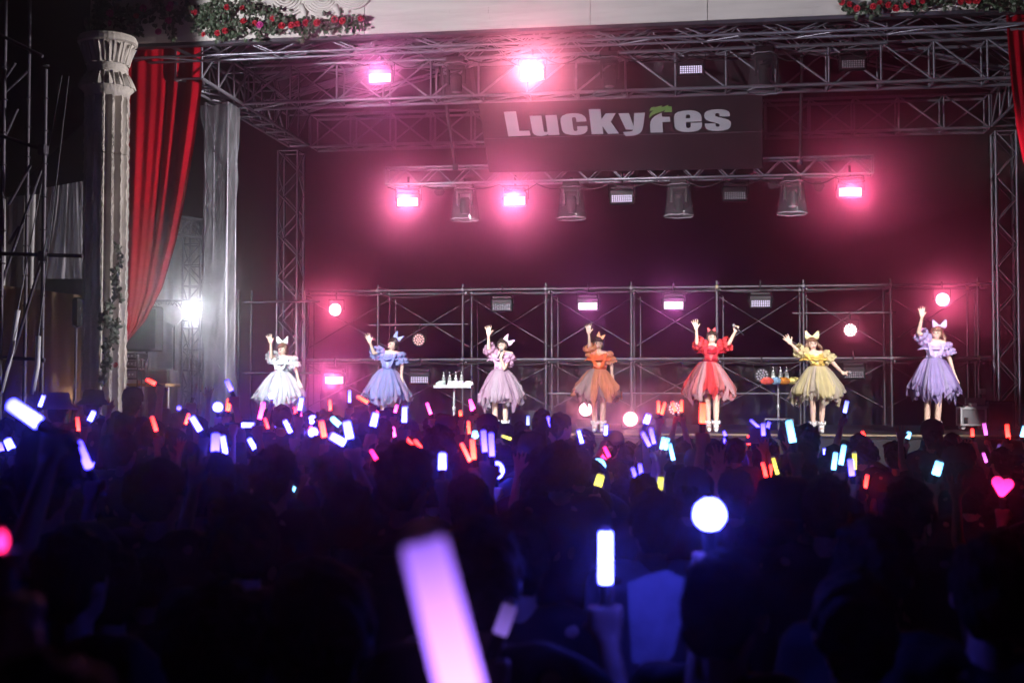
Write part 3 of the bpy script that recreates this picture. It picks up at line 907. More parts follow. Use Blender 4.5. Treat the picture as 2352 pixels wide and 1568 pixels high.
for i, (a, b, c) in enumerate((((158, 175), (88, 772), (74, 905)), ((142, 175), (41, 712), (2, 900)))):
    t = thing('guy_wire', ('right' if i == 0 else 'left') + ' guy wire with a white sleeve on its lower end by the far left scaffold', 'guy wire', P(c[0], c[1] + 40, 16.2), 'guy wires')
    rod('wire', P(b[0], b[1], 16.3), P(a[0], a[1], 17.2), 0.008, M_PIPE, t)
    part('sleeve', MB().tube([P(b[0], b[1], 16.3), P((b[0] + c[0]) / 2 + 5, (b[1] + c[1]) / 2, 16.25), P(c[0], c[1], 16.2)], 0.035, 10).mesh('sleeve', M_WRAP, True), t)

# thin stand near the column
ms = thing('thin_stand', 'thin dark lamp stand left of the cream column', 'stand', P(175, 920, 17.0))
rod('pole', P(172, 930, 17.0), P(176, 690, 17.0), 0.02, M_DARKPIPE, ms)
part('head', MB().bbox(P(178, 718, 17.0), (0.12, 0.14, 0.42), 0.03).mesh('head', M_BLACK), ms)
for dx in (-0.3, 0.3):
    rod('leg', P(172, 905, 17.0), P(172, 905, 17.0) + Vector((dx, 0.1, -P(172, 905, 17.0).z)), 0.014, M_DARKPIPE, ms)

truss('backstage_truss', 'upright grey truss frame in front of the lit white tarpaulin', P(437, 912, 24.6) - Vector((0, 0, 0.3)), (P(437, 912, 24.6).x, 24.6, P(437, 512, 24.6).z), 0.36, 0.36, 9, M_ALU, up=(0, 1, 0), group='backstage trusses')
a, b = P(300, 520, 24.4), P(470, 548, 24.4)
truss('backstage_truss', 'sloping top truss of the backstage frame behind the red curtain', a, b, 0.3, 0.36, 6, M_ALU, group='backstage trusses')
a, b = P(330, 716, 24.2), P(470, 716, 24.2)
truss('backstage_truss', 'horizontal truss behind the antenna and the floodlight', a, b, 0.2, 0.22, 6, M_ALU, br=0.009, cr=0.015, group='backstage trusses')

# floodlight (white) with its real lamp
fl = P(437, 713, 23.0)
fo = thing('floodlight', 'bright white floodlight between the red curtain and the wrapped tower', 'floodlight', fl - Vector((0, 0, 0.2)))
Mf = Matrix.Translation(fl) @ Matrix.Rotation(radians(22), 4, 'Z') @ Matrix.Rotation(radians(8), 4, 'X')
part('housing', MB().bbox((0, 0.08, 0), (0.20, 0.12, 0.26), 0.02).mesh('housing', M_BLACK), fo, Mf)
part('lit_glass', MB().bbox((0, 0.0, 0), (0.15, 0.012, 0.21), 0.004).mesh('lit_glass', emis('flood glass', (0.92, 0.97, 1.0), 12)), fo, Mf)
part('bracket', MB().tube([(-0.13, 0.08, 0), (-0.13, 0.08, -0.2), (0.13, 0.08, -0.2), (0.13, 0.08, 0)], 0.012, 6).mesh('bracket', M_BLACK), fo, Mf)
rod('stand_pole', fl - Vector((0, -0.1, 0.2)), (fl.x, fl.y + 0.1, 0.0), 0.02, M_DARKPIPE, fo)
def lamp(name, loc, energy, color, size, parent, kind='POINT', target=None, deg=160, blend=0.4):
    l = bpy.data.lights.new(name, kind)
    l.energy = energy
    l.color = color
    l.shadow_soft_size = size
    M = Matrix.Translation(Vector(loc))
    if kind == 'SPOT':
        l.spot_size = radians(deg)
        l.spot_blend = blend
        M = M @ (Vector(target) - Vector(loc)).to_track_quat('-Z', 'Y').to_matrix().to_4x4()
    return part(name, l, parent, M)
lamp('flood_lamp', fl + Vector((0.08, -0.16, 0.0)), 115, (0.9, 0.96, 1.0), 0.09, fo)

# white paddle antenna on a stand, side speaker, small desk with racks
an = thing('paddle_antenna', 'pale shark-fin shaped paddle antenna on a slim stand left of the floodlight', 'antenna', P(400, 912, 22.2))
AP = [(357, 705), (372, 698), (388, 700), (407, 704), (425, 718), (424, 727), (404, 746), (392, 744), (370, 733), (357, 730)]
av = [P(x, y, 22.2) for x, y in AP]
nA = len(av)
part('paddle', mesh('paddle', av + [p + Vector((0, 0.04, 0)) for p in av], [tuple(range(nA)), tuple(range(2 * nA - 1, nA - 1, -1))] + [(i, (i + 1) % nA, nA + (i + 1) % nA, nA + i) for i in range(nA)], M_WHITE), an)
rod('mast', (P(400, 740, 22.2).x, 22.25, 0.0), P(400, 742, 22.25), 0.012, M_DARKPIPE, an)
part('clamp', MB().bbox(P(398, 745, 22.25), (0.05, 0.05, 0.1), 0.01).mesh('clamp', M_STEEL), an)
sp = thing('side_speaker', 'black loudspeaker on a pole half hidden by the red curtain hem', 'speaker', P(335, 905, 20.6))
part('cabinet', MB().bbox(P(322, 755, 20.6), (0.62, 0.5, 0.75), 0.03).mesh('cabinet', M_BLACK), sp)
part('grille', MB().bbox(P(322, 755, 20.34), (0.54, 0.02, 0.66), 0.008).mesh('grille', M_SPK), sp)
rod('pole', P(338, 790, 20.6), (P(338, 790, 20.6).x, 20.6, 0.0), 0.022, M_DARKPIPE, sp)
dk = thing('gear_table', 'plywood table holding audio gear beside the column foot', 'table', P(325, 900, 20.2))
tp = P(330, 884, 20.2)
part('table_top', MB().bbox(tp, (1.0, 0.6, 0.05), 0.008).mesh('table_top', M_WOOD), dk)
for dx in (-0.42, 0.42):
    rod('leg', tp + Vector((dx, 0, -0.03)), (tp.x + dx, tp.y, 0), 0.02, M_STEEL, dk)
for k, (px, py, w, h) in enumerate(((305, 818, 0.34, 0.10), (305, 836, 0.34, 0.12), (308, 860, 0.3, 0.16))):
    t = thing('rack_unit', ('top', 'middle', 'bottom')[k] + ' dark rack unit stacked on the plywood table', 'audio rack', P(px, py + 6, 20.25), 'rack units on the table')
    c = P(px, py, 20.25)
    part('case', MB().bbox(c, (w, 0.4, h), 0.01).mesh('case', M_BLACK), t)
    part('face_plate', MB().bbox(c - Vector((0, 0.205, 0)), (w * 0.86, 0.012, h * 0.7), 0.003).mesh('face_plate', M_GREYBOX), t)
    for j in range(4):
        part('knob', MB().lathe([(0.014, 0), (0.012, -0.02)], 8, (c.x - w * 0.3 + j * w * 0.18, c.y - 0.213, c.z), 'Y').mesh('knob', M_STEEL), t)
mn = thing('floor_speaker', 'black box loudspeaker standing in front of the lit white tarpaulin', 'speaker', P(372, 918, 20.9))
cbx = P(372, 882, 20.9)
part('cabinet', MB().bbox(cbx - Vector((0, 0, 0.2)), (0.40, 0.4, 0.9), 0.02).mesh('cabinet', M_GREYBOX), mn)
part('grille', MB().bbox(cbx - Vector((0, 0.21, 0.2)), (0.36, 0.02, 0.84), 0.006).mesh('grille', M_SPK), mn)
for k, px in enumerate((312, 322, 330)):
    c = P(px, 884, 19.8)
    t = thing('microphone_stand', ('left', 'middle', 'right')[k] + ' microphone stand in front of the plywood table', 'mic stand', (c.x, c.y, 0), 'microphone stands')
    top = P(px + 4, 835 + 9 * k, 19.8)
    rod('pole', (c.x, c.y, 0.02), top, 0.010, M_DARKPIPE, t)
    part('microphone', MB().tube([top, top + Vector((0.02, -0.05, 0.09)), top + Vector((0.03, -0.07, 0.13))], [0.012, 0.018, 0.026], 8).mesh('microphone', M_GREYBOX, True), t)
    part('base', MB().lathe([(0.13, 0), (0.12, 0.03)], 14, (c.x, c.y, 0)).mesh('base', M_BLACK), t)

# warm work lamp low behind the crowd at far left
wk = thing('work_lamp', 'small warm work lamp low in front of the tan tarpaulin', 'lamp', P(150, 905, 19.6))
wp = P(150, 915, 19.6)
part('bulb', MB().ball(wp, 0.06, 10).mesh('bulb', emis('warm bulb', (1.0, 0.6, 0.25), 12)), wk)
part('base', MB().lathe([(0.1, 0), (0.05, wp.z - 0.05)], 12, (wp.x, wp.y, 0)).mesh('base', M_BLACK), wk)
lamp('work_bulb', wp + Vector((0, 0.12, 0.05)), 5, (1.0, 0.55, 0.2), 0.06, wk)
# ------------------------------------------------------------------ lighting fixtures
def led_cells(nx, nz, w, h, r):
    b = MB()
    for i in range(nx):
        for j in range(nz):
            b.lathe([(r, 0), (r * 0.8, -0.008), (r * 0.3, -0.011)], 6, ((i + 0.5) / nx * w - w / 2, 0, (j + 0.5) / nz * h - h / 2), 'Y')
    return b
HOUSE = (0.4, -3.0, 1.9)       # the rig is focused on the middle of the audience
BEAM = 12.0
def strobe(px, py, Y, state, label, scale=1.0, halo=None, hcol=(1.0, 0.25, 0.42), up=0.45, face=None):
    c = P(px, py, Y)
    t = thing('led_strobe', label, 'strobe light', c, 'led strobe lights')
    M = Matrix.Translation(c) @ Matrix.Scale(scale, 4)
    W, H = 0.36, 0.135
    part('housing', MB().bbox((0, 0.075, 0.035), (W + 0.06, 0.12, 0.25), 0.02).mesh('housing', M_BLACK), t, M)
    part('top_box', MB().bbox((0, 0.07, 0.19), (W + 0.02, 0.10, 0.06), 0.015).mesh('top_box', M_BLACK), t, M)
    part('yoke', MB().tube([(-W / 2 - 0.05, 0.07, 0.03), (-W / 2 - 0.05, 0.07, 0.27), (W / 2 + 0.05, 0.07, 0.27), (W / 2 + 0.05, 0.07, 0.03)], 0.012, 6).mesh('yoke', M_BLACK), t, M)
    part('hanging_clamp', MB().tube([(0, 0.07, 0.27), (0, 0.07, up)], 0.02, 8).mesh('hanging_clamp', M_BLACK), t, M)
    part('lens_bed', MB().bbox((0, 0.012, 0), (W, 0.012, H), 0.003).mesh('lens_bed', M_BLACK if state in ('off', 'dim') else emis('lit led bed', (1.0, 0.8, 0.9), 2)), t, M)
    lm = {'off': M_LEDOFF, 'dim': emis('dim led', (0.80, 0.68, 1.0), 1.3), 'on': emis('lit led', (1.0, 0.84, 0.93), 3.2), 'mag': emis('magenta led', (1.0, 0.7, 0.95), 3)}[state]
    part('led_grid', led_cells(10, 4, W - 0.01, H - 0.01, 0.0145).mesh('led_grid', lm), t, M)
    if halo:
        lamp('strobe_lamp', c + Vector((0, -0.14 * scale, 0)), halo, hcol, 0.10, t, 'SPOT', HOUSE, BEAM, 1.0)
    return t
def par(px, py, Y, state, label, halo=None, hcol=(1.0, 0.28, 0.40), floor=False, scale=1.0):
    c = P(px, py, Y)
    t = thing('par_light', label, 'par light', c, 'round led par lights')
    M = Matrix.Translation(c) @ Matrix.Scale(scale, 4)
    R = 0.125
    part('body', MB().lathe([(R, 0.0), (R + 0.012, 0.0), (R + 0.012, 0.05), (R * 0.8, 0.16), (R * 0.55, 0.2)], 20, (0, 0, 0), 'Y').mesh('body', M_BLACK, False), t, M)
    part('face', MB().lathe([(R, 0.004), (R, -0.002)], 20, (0, 0, 0), 'Y').mesh('face', M_BLACK if state in ('off', 'dim', 'mid') else emis('lit par bed', (1.0, 0.55, 0.55), 3)), t, M)
    lm = {'off': M_LEDOFF, 'dim': emis('par led dim', (1.0, 0.50, 0.50), 1.6), 'mid': emis('par led mid', (1.0, 0.62, 0.62), 6), 'on': emis('par led', (1.0, 0.78, 0.80), 3.5)}[state]
    b = MB()
    for n, r in ((1, 0), (6, 0.048), (12, 0.096)):
        for k in range(n):
            a = 2 * pi * k / n + 0.2
            b.lathe([(0.021, 0), (0.017, -0.010), (0.006, -0.015)], 8, (r * cos(a), -0.004, r * sin(a)), 'Y')
    part('led_ring', b.mesh('led_ring', lm), t, M)
    part('yoke', MB().tube([(-R - 0.03, 0.08, 0), (-R - 0.03, 0.08, 0.2), (R + 0.03, 0.08, 0.2), (R + 0.03, 0.08, 0)] if not floor else [(-R - 0.03, 0.08, 0), (-R - 0.03, 0.08, -0.16), (R + 0.03, 0.08, -0.16), (R + 0.03, 0.08, 0)], 0.012, 6).mesh('yoke', M_BLACK), t, M)
    if not floor:
        part('hanging_clamp', MB().tube([(0, 0.08, 0.2), (0, 0.08, 0.34)], 0.018, 8).mesh('hanging_clamp', M_BLACK), t, M)
    if halo:
        lamp('par_lamp', c + Vector((0, -0.13, 0)), halo, hcol, 0.09, t, 'SPOT', HOUSE, BEAM, 1.0)
    return t
PK, MG, RD = (1.0, 0.17, 0.38), (1.0, 0.14, 0.75), (1.0, 0.11, 0.27)
HZ = 0.32
strobe(872, 179, YU, 'on', 'lit strobe at the left end of the upper lighting truss', halo=420 * HZ, hcol=(1.0, 0.2, 0.55))
strobe(1222, 171, YU - 0.1, 'on', 'brightest lit strobe on the upper lighting truss left of the banner lettering', halo=1300 * HZ, hcol=(1.0, 0.23, 0.37))
strobe(1587, 160, YU, 'dim', 'dimly glowing strobe on the upper truss above the letter F')
strobe(1960, 147, YU, 'off', 'unlit strobe at the right end of the upper lighting truss')
strobe(936, 464, YL, 'on', 'lit strobe at the left end of the lower lighting truss', halo=620 * HZ, hcol=PK)
strobe(1182, 461, YL, 'on', 'lit strobe under the lower truss below the left part of the banner', halo=800 * HZ, hcol=PK)
strobe(1428, 456, YL, 'dim', 'dimly glowing strobe under the middle of the lower truss')
strobe(1688, 449, YL, 'off', 'unlit strobe under the lower truss below the right part of the banner')
strobe(1953, 441, YL, 'on', 'lit strobe at the right end of the lower lighting truss', halo=520 * HZ, hcol=RD)
strobe(767, 873, SY0 - 0.15, 'on', 'lit strobe low on the scaffold between the white and blue-dressed performers', halo=420 * HZ, hcol=(1.0, 0.13, 0.42))
strobe(963, 872, SY0 - 0.15, 'dim', 'dimly glowing strobe left of the left drinks stand')
strobe(1152, 705, SY0 - 0.15, 'off', 'unlit strobe on the scaffold above the pink-dressed performer')
strobe(1350, 703, SY0 - 0.15, 'mag', 'lit magenta strobe on the scaffold above the orange-dressed performer', halo=55 * HZ, hcol=MG)
strobe(1547, 701, SY0 - 0.15, 'mag', 'lit magenta strobe on the scaffold left of the red-dressed performer', halo=75 * HZ, hcol=MG)
strobe(1747, 697, SY0 - 0.15, 'dim', 'dimly glowing strobe on the scaffold right of the red-dressed performer')
strobe(1962, 860, SY0 - 0.15, 'off', 'unlit strobe low on the scaffold beside the yellow-dressed performer')
par(770, 711, SY0 - 0.2, 'on', 'bright round par light on the scaffold upper left of the blue-dressed performer', halo=300 * HZ, hcol=RD)
par(962, 780, SY0 - 0.2, 'dim', 'small dim round par light right of the blue-dressed performer', scale=0.95)
par(1953, 758, SY0 - 0.2, 'mid', 'lit round par light right of the yellow-dressed performer head', halo=60 * HZ, hcol=RD)
par(2165, 688, SY0 - 0.2, 'on', 'bright round par light above the purple-dressed performer', halo=300 * HZ, hcol=RD)
par(1750, 862, SY0 - 0.2, 'off', 'unlit round par light left of the right drinks stand')
zf = ZS + 0.17
def fpar(px, py, Y, label, st, halo=None):
    c = P(px, py, Y)
    t = par(px, py, Y, st, label, halo, (1.0, 0.22, 0.35), floor=True)
    h = c.z - 0.17 - ZS
    if h > 0.02:
        part('floor_box', MB().bbox((c.x, c.y + 0.08, ZS + h / 2), (0.34, 0.3, h), 0.01).mesh('floor_box', M_BLACK), t)
fpar(1345, 940, 24.6, 'lit floor par light behind the legs of the orange-dressed performer', 'on', 130 * HZ)
fpar(1448, 962, 22.6, 'lit floor par light right of the legs of the orange-dressed performer', 'on', 170 * HZ)
fpar(1550, 938, 24.8, 'floor par light behind red penlights left of the red-dressed performer', 'dim', 40 * HZ)

# moving heads under clear rain covers
def covered_head(px, py, Y, label, hpx=78, s=1.0):
    c = P(px, py, Y)
    t = thing('covered_moving_head', label, 'stage light', c, 'moving heads under clear rain covers')
    M = Matrix.Translation(c) @ Matrix.Scale(s, 4)
    rg = random.Random(px)
    h = 0.56
    n, nz = 28, 8
    V, Fc = [], []
    for j in range(nz + 1):
        q = j / nz
        for k in range(n):
            a = 2 * pi * k / n
            r = (0.265 - 0.06 * q) * (1 + 0.02 * sin(3 * a + q * 4) + 0.015 * sin(7 * a))
            V.append((r * cos(a), r * sin(a), -h / 2 + h * q))
    for j in range(nz):
        for k in range(n):
            Fc.append((j * n + k, j * n + (k + 1) % n, (j + 1) * n + (k + 1) % n, (j + 1) * n + k))
    V.append((0, 0, h / 2 + 0.03))
    for k in range(n):
        Fc.append((nz * n + k, nz * n + (k + 1) % n, len(V) - 1))
    part('rain_cover', mesh('rain_cover', V, Fc, M_CLEAR, True), t, M)
    for z, r in ((-h / 2, 0.268), (h / 2, 0.208)):
        part('cover_hoop', MB().tube([(r * cos(2 * pi * k / 24), r * sin(2 * pi * k / 24), z + 0.006 * sin(k * 1.7)) for k in range(25)], 0.009, 6, False).mesh('cover_hoop', mat('cover hem', (0.32, 0.29, 0.34), 0.25)), t, M)
    part('base', MB().bbox((0, 0, h / 2 + 0.07), (0.30, 0.24, 0.10), 0.02).mesh('base', M_BLACK), t, M)
    part('yoke', MB().box((-0.13, 0, 0.10), (0.035, 0.12, 0.26)).box((0.13, 0, 0.10), (0.035, 0.12, 0.26)).box((0, 0, 0.235), (0.28, 0.14, 0.05)).mesh('yoke', M_BLACK), t, M)
    tl = Matrix.Rotation(radians(rg.uniform(-20, 40)), 4, 'X')
    part('lamp_head', MB().lathe([(0.07, 0.13), (0.095, 0.08), (0.095, -0.1), (0.085, -0.16)], 16).mesh('lamp_head', M_BLACK, False), t, M @ tl)
    part('lens', MB().lathe([(0.075, -0.162), (0.04, -0.175), (0.01, -0.18)], 16).mesh('lens', M_LEDOFF, True), t, M @ tl)
    part('clamp', MB().tube([(0, 0, h / 2 + 0.1), (0, 0, h / 2 + 0.2)], 0.025, 8).mesh('clamp', M_BLACK), t, M)
for i, (px, py) in enumerate(((1048, 190), (1400, 178), (1756, 168))):
    covered_head(px, py, YU - 0.1, ('left', 'middle', 'right')[i] + ' moving head in a clear rain cover under the upper lighting truss')
for i, (px, py) in enumerate(((1068, 470), (1312, 467), (1559, 461), (1820, 455))):
    covered_head(px, py, YL, ('leftmost', 'second from left', 'third from left', 'rightmost')[i] + ' moving head in a clear rain cover under the lower lighting truss', s=0.94)
# crumpled plastic bags left on clamps
for i, (px, py, Y) in enumerate(((1330, 168, YU), (1512, 155, YU), (1880, 428, YL), (1010, 440, YL), (1775, 425, YL))):
    rg = random.Random(i)
    c = P(px, py, Y - 0.05)
    b = MB().ball((0, 0, 0), (0.09, 0.06, 0.08), 12)
    b.v = [tuple(Vector(p) * rg.uniform(0.75, 1.2)) for p in b.v]
    o = link('plastic_bag', b.mesh('plastic_bag', M_CLEAR), Matrix.Translation(c))
    tag(o, ['crumpled clear bag on the upper truss by the middle rain cover', 'crumpled clear bag on the upper truss left of the dim strobe', 'crumpled clear bag under the right end of the lower truss', 'crumpled clear bag under the left end of the lower truss', 'crumpled clear bag beside the rightmost lower rain cover'][i], 'plastic bag', 'clear bags on the trusses')

# ------------------------------------------------------------------ drinks stands
def bottle(px, py, Y, label, z):
    c = P(px, py, Y)
    t = thing('drink_bottle', label, 'bottle', (c.x, Y, z), 'clear drink bottles')
    M = Matrix.Translation((c.x, Y, z))
    part('body', MB().lathe([(0.032, 0.0), (0.034, 0.01), (0.034, 0.13), (0.026, 0.16), (0.012, 0.18)], 14).mesh('body', sheet('clear bottle', (0.75, 0.80, 0.76), 0.45, 0.4, 0.25, 0.1), True), t, M)
    part('label_band', MB().lathe([(0.0352, 0.04), (0.0352, 0.10)], 14, cap=False).mesh('label_band', mat('pale label', (0.65, 0.72, 0.62), 0.5)), t, M)
    part('cap', MB().lathe([(0.016, 0.175), (0.016, 0.20)], 10).mesh('cap', M_WHITE), t, M)
    part('straw', MB().tube([(0, 0, 0.2), (0.004, 0, 0.235), (-0.012, 0, 0.255)], 0.004, 6).mesh('straw', M_WHITE), t, M)
def towel(px, py, Y, label, col, z, s=1.0, cat='towel'):
    rg = random.Random(px)
    c = P(px, py, Y)
    b = MB()
    n = 14
    V = []
    for j in range(9):
        a = pi * j / 8 - pi / 2
        for k in range(n):
            q = 2 * pi * k / n
            r = 0.075 * cos(a) * (1 + 0.22 * sin(3 * q + px) + 0.12 * sin(5 * q + j)) + 0.012
            V.append((r * cos(q) * 1.25 * s, r * sin(q) * 0.8 * s, (0.06 * sin(a) + 0.05) * s + 0.008 * sin(4 * q + j)))
    b.add(V, [(j * n + k, j * n + (k + 1) % n, (j + 1) * n + (k + 1) % n, (j + 1) * n + k) for j in range(8) for k in range(n)])
    o = link('folded_towel', b.mesh('folded_towel', mat('towel ' + label[:18], col, 0.9, 0, 0.12, 20, 0.5, 60), True), Matrix.Translation((c.x, Y - 0.02, z)))
    tag(o, label, cat, 'towels on the drinks stands')
def stand(x0, x1, ytab, Y, base, label):
    a, c = P(x0, ytab, Y), P(x1, ytab, Y)
    m = (a + c) / 2
    t = thing('drinks_stand', label, 'drinks stand', (m.x, Y, ZS))
    part('tray', MB().bbox((m.x, Y, a.z), (c.x - a.x, 0.34, 0.03), 0.008).mesh('tray', M_STEEL if base else M_GREYBOX), t)
    part('tray_lip', MB().bbox((m.x, Y - 0.172, a.z + 0.012), (c.x - a.x + 0.01, 0.012, 0.05), 0.004).mesh('tray_lip', M_STEEL), t)
    rod('pole', (m.x, Y, ZS + 0.02), (m.x, Y, a.z - 0.01), 0.020, M_STEEL, t)
    rod('collar', (m.x, Y, (ZS + a.z) / 2 - 0.05), (m.x, Y, (ZS + a.z) / 2 + 0.03), 0.032, M_STEEL, t)
    for k in range(3):
        q = 2 * pi * k / 3 + 0.5
        rod('leg', (m.x, Y, ZS + 0.22), (m.x + 0.28 * cos(q), Y + 0.28 * sin(q), ZS + 0.01), 0.012, M_STEEL, t)
    if base:
        part('base_plate', MB().bbox((m.x, Y - 0.05, P(1790, 962, Y).z), (0.46, 0.36, 0.025), 0.006).mesh('base_plate', M_STEEL), t)
    return a.z
YD = 22.6
zt_ = stand(1001, 1085, 889, YD, False, 'tall thin drinks stand with four bottles left of the pink-dressed performer')
for i, px in enumerate((1019, 1033, 1047, 1060)):
    bottle(px, 880, YD, 'clear bottle on the left drinks stand, ' + ('leftmost', 'second from left', 'third from left', 'rightmost')[i], zt_ + 0.016)
for i, (px, col) in enumerate(((1012, (0.62, 0.72, 0.64)), (1040, (0.72, 0.70, 0.74)), (1056, (0.60, 0.55, 0.75)), (1076, (0.74, 0.72, 0.74)))):
    towel(px, 885, YD - 0.12, ('pale green', 'white', 'lilac', 'white rightmost')[i] + ' folded towel on the left drinks stand', col, zt_ + 0.016, 0.8)
zt_ = stand(1751, 1824, 879, YD, True, 'tall thin drinks stand with three bottles left of the yellow-dressed performer')
for i, px in enumerate((1776, 1793, 1807)):
    bottle(px, 868, YD, 'clear bottle on the right drinks stand, ' + ('left', 'middle', 'right')[i], zt_ + 0.016)
for i, (px, nm, col) in enumerate(((1763, 'red', (0.75, 0.10, 0.07)), (1783, 'light blue', (0.28, 0.50, 0.75)), (1800, 'orange', (0.85, 0.30, 0.03)), (1822, 'yellow', (0.80, 0.68, 0.22)))):
    towel(px, 880, YD - 0.13, nm + ' towel hung on the right drinks stand', col, zt_ - 0.02, 1.0)
bx = P(1790, 974, 22.5)
o = thing('equipment_case', 'grey equipment case under the right drinks stand', 'case', (bx.x, 22.9, ZS))
part('case_body', MB().bbox((bx.x + 0.02, 22.95, ZS + 0.10), (0.5, 0.3, 0.19), 0.012).mesh('case_body', M_GREYBOX), o)
part('latch', MB().bbox((bx.x, 22.79, ZS + 0.14), (0.05, 0.02, 0.04), 0.004).mesh('latch', M_GOLD), o)

# ------------------------------------------------------------------ flight cases, right
def flight(px0, px1, py0, py1, Y, dep, label, face, edge, castor=True):
    a, c = P(px0, py1, Y), P(px1, py0, Y)
    t = thing('flight_case', label, 'flight case', ((a.x + c.x) / 2, Y + dep / 2, ZS), 'flight cases')
    w, h = c.x - a.x, c.z - a.z
    ctr = Vector(((a.x + c.x) / 2, Y + dep / 2, (a.z + c.z) / 2))
    part('panel_box', MB().bbox(ctr, (w - 0.02, dep - 0.02, h - 0.02), 0.01).mesh('panel_box', face), t)
    for sx in (-1, 1):
        for sz in (-1, 1):
            part('edge_profile', MB().bbox(ctr + Vector((sx * (w / 2 - 0.012), 0, sz * (h / 2 - 0.012))), (0.035, dep, 0.035), 0.006).mesh('edge_profile', edge), t)
    for sy in (-1, 1):
        for sx in (-1, 1):
            part('edge_profile', MB().bbox(ctr + Vector((sx * (w / 2 - 0.012), sy * (dep / 2 - 0.012), 0)), (0.036, 0.036, h - 0.04), 0.006).mesh('edge_profile', edge), t)
        for sz in (-1, 1):
            part('edge_profile', MB().bbox(ctr + Vector((0, sy * (dep / 2 - 0.012), sz * (h / 2 - 0.012))), (w - 0.04, 0.036, 0.036), 0.006).mesh('edge_profile', edge), t)
    part('latch', MB().bbox(ctr + Vector((-w * 0.3, -dep / 2 - 0.006, -h * 0.22)), (0.06, 0.02, 0.1), 0.006).mesh('latch', M_BLACK), t)
    if castor:
        for sx in (-0.38, 0.38):
            part('castor', MB().lathe([(0.035, -0.02), (0.035, 0.02)], 12, (0, 0, 0), 'Y').mesh('castor', M_STEEL), t, Matrix.Translation((ctr.x + sx * w, Y + 0.08, a.z - 0.03)))
            part('castor', MB().lathe([(0.035, -0.02), (0.035, 0.02)], 12, (0, 0, 0), 'Y').mesh('castor', M_STEEL), t, Matrix.Translation((ctr.x + sx * w, Y + dep - 0.08, a.z - 0.03)))
    return ctr, w, h
flight(2207, 2266, 936, 977, 22.7, 0.4, 'small grey flight case with bright aluminium edges right of the purple-dressed performer', M_GREYBOX, M_STEEL)
ct, w, h = flight(2272, 2330, 922, 985, 23.3, 0.5, 'tall black flight case beside the right rear tower', M_BLACK, M_DARKPIPE, False)
lt = thing('laptop', 'open pale laptop and dock on top of the small grey flight case', 'laptop', P(2235, 930, 22.9))
cl = P(2240, 934, 22.9)
part('base', MB().bbox(cl, (0.36, 0.24, 0.03), 0.005).mesh('base', M_STEEL), lt)
part('dock', MB().bbox(cl + Vector((-0.05, -0.05, 0.04)), (0.12, 0.1, 0.05), 0.008).mesh('dock', M_WHITE), lt)
part('lid', MB().bbox(cl + Vector((0.02, 0.10, 0.09)), (0.34, 0.02, 0.12), 0.004).mesh('lid', M_GREYBOX), lt)
cmr = thing('stage_camera', 'small camera on a clamp beside the right rear tower above the flight case', 'camera', P(2256, 906, 23.6))
cq = P(2256, 899, 23.6)
part('body', MB().bbox(cq, (0.12, 0.12, 0.1), 0.015).mesh('body', M_GREYBOX), cmr)
part('lens', MB().lathe([(0.03, 0), (0.035, -0.08), (0.02, -0.082)], 12, cq + Vector((0, -0.06, 0)), 'Y').mesh('lens', M_LEDOFF), cmr)
rod('stem', (cq.x, cq.y, ZS), cq - Vector((0, 0, 0.05)), 0.014, M_DARKPIPE, cmr)
# black stage monitors near the centre
for i, (px, py) in enumerate(((1255, 972), (1215, 965))):
    c = P(px, py, 21.6 + 0.9 * i)
    t = thing('stage_monitor', ('front', 'rear')[i] + ' black wedge monitor on the stage right of the pink-dressed performer', 'monitor', (c.x, c.y, ZS), 'stage monitors')
    V = [(-0.28, -0.2, 0), (0.28, -0.2, 0), (0.28, 0.2, 0), (-0.28, 0.2, 0), (-0.28, -0.2, 0.34), (0.28, -0.2, 0.34), (0.28, 0.14, 0.1), (-0.28, 0.14, 0.1)]
    part('cabinet', mesh('cabinet', V, [(3, 2, 1, 0), (0, 1, 5, 4), (4, 5, 6, 7), (7, 6, 2, 3), (0, 4, 7, 3), (1, 2, 6, 5)], M_BLACK), t, Matrix.Translation((c.x, c.y, ZS + 0.002)))
    part('handle', MB().tube([(-0.08, -0.205, 0.25), (-0.08, -0.23, 0.25), (0.08, -0.23, 0.25), (0.08, -0.205, 0.25)], 0.01, 6).mesh('handle', M_BLACK), t, Matrix.Translation((c.x, c.y, ZS + 0.002)))

# ------------------------------------------------------------------ cable runs slung along the trusses
M_CABLE = mat('black rubber cable', (0.012, 0.012, 0.013), 0.6)
for i, (x0, y0, x1, y1, Y, nsw, sag, lab) in enumerate(((808, 140, 2035, 116, YU - 0.17, 14, 0.10, 'black cable slung in loops under the upper lighting truss'), (890, 430, 2004, 406, YL - 0.16, 13, 0.09, 'black cable slung in loops under the lower lighting truss'),
        (868, 676, 2247, 652, SY0 - 0.08, 9, 0.07, 'black cable tied along the top scaffold rail'), (690, 834, 2290, 826, SY0 - 0.08, 11, 0.06, 'black cable tied along the middle scaffold rail'))):
    rg = random.Random(40 + i)
    pts = []
    for k in range(nsw):
        dp = sag * rg.uniform(0.5, 1.5)
        for q in range(5):
            u = (k + q / 5) / nsw
            p = P(x0 + (x1 - x0) * u, y0 + (y1 - y0) * u, Y)
            pts.append(p - Vector((0, 0, dp * sin(pi * q / 5))))
    o = link('cable', MB().tube(pts, 0.011, 6).mesh('cable', M_CABLE, True))
    tag(o, lab, 'cable', 'power cables on the rig')
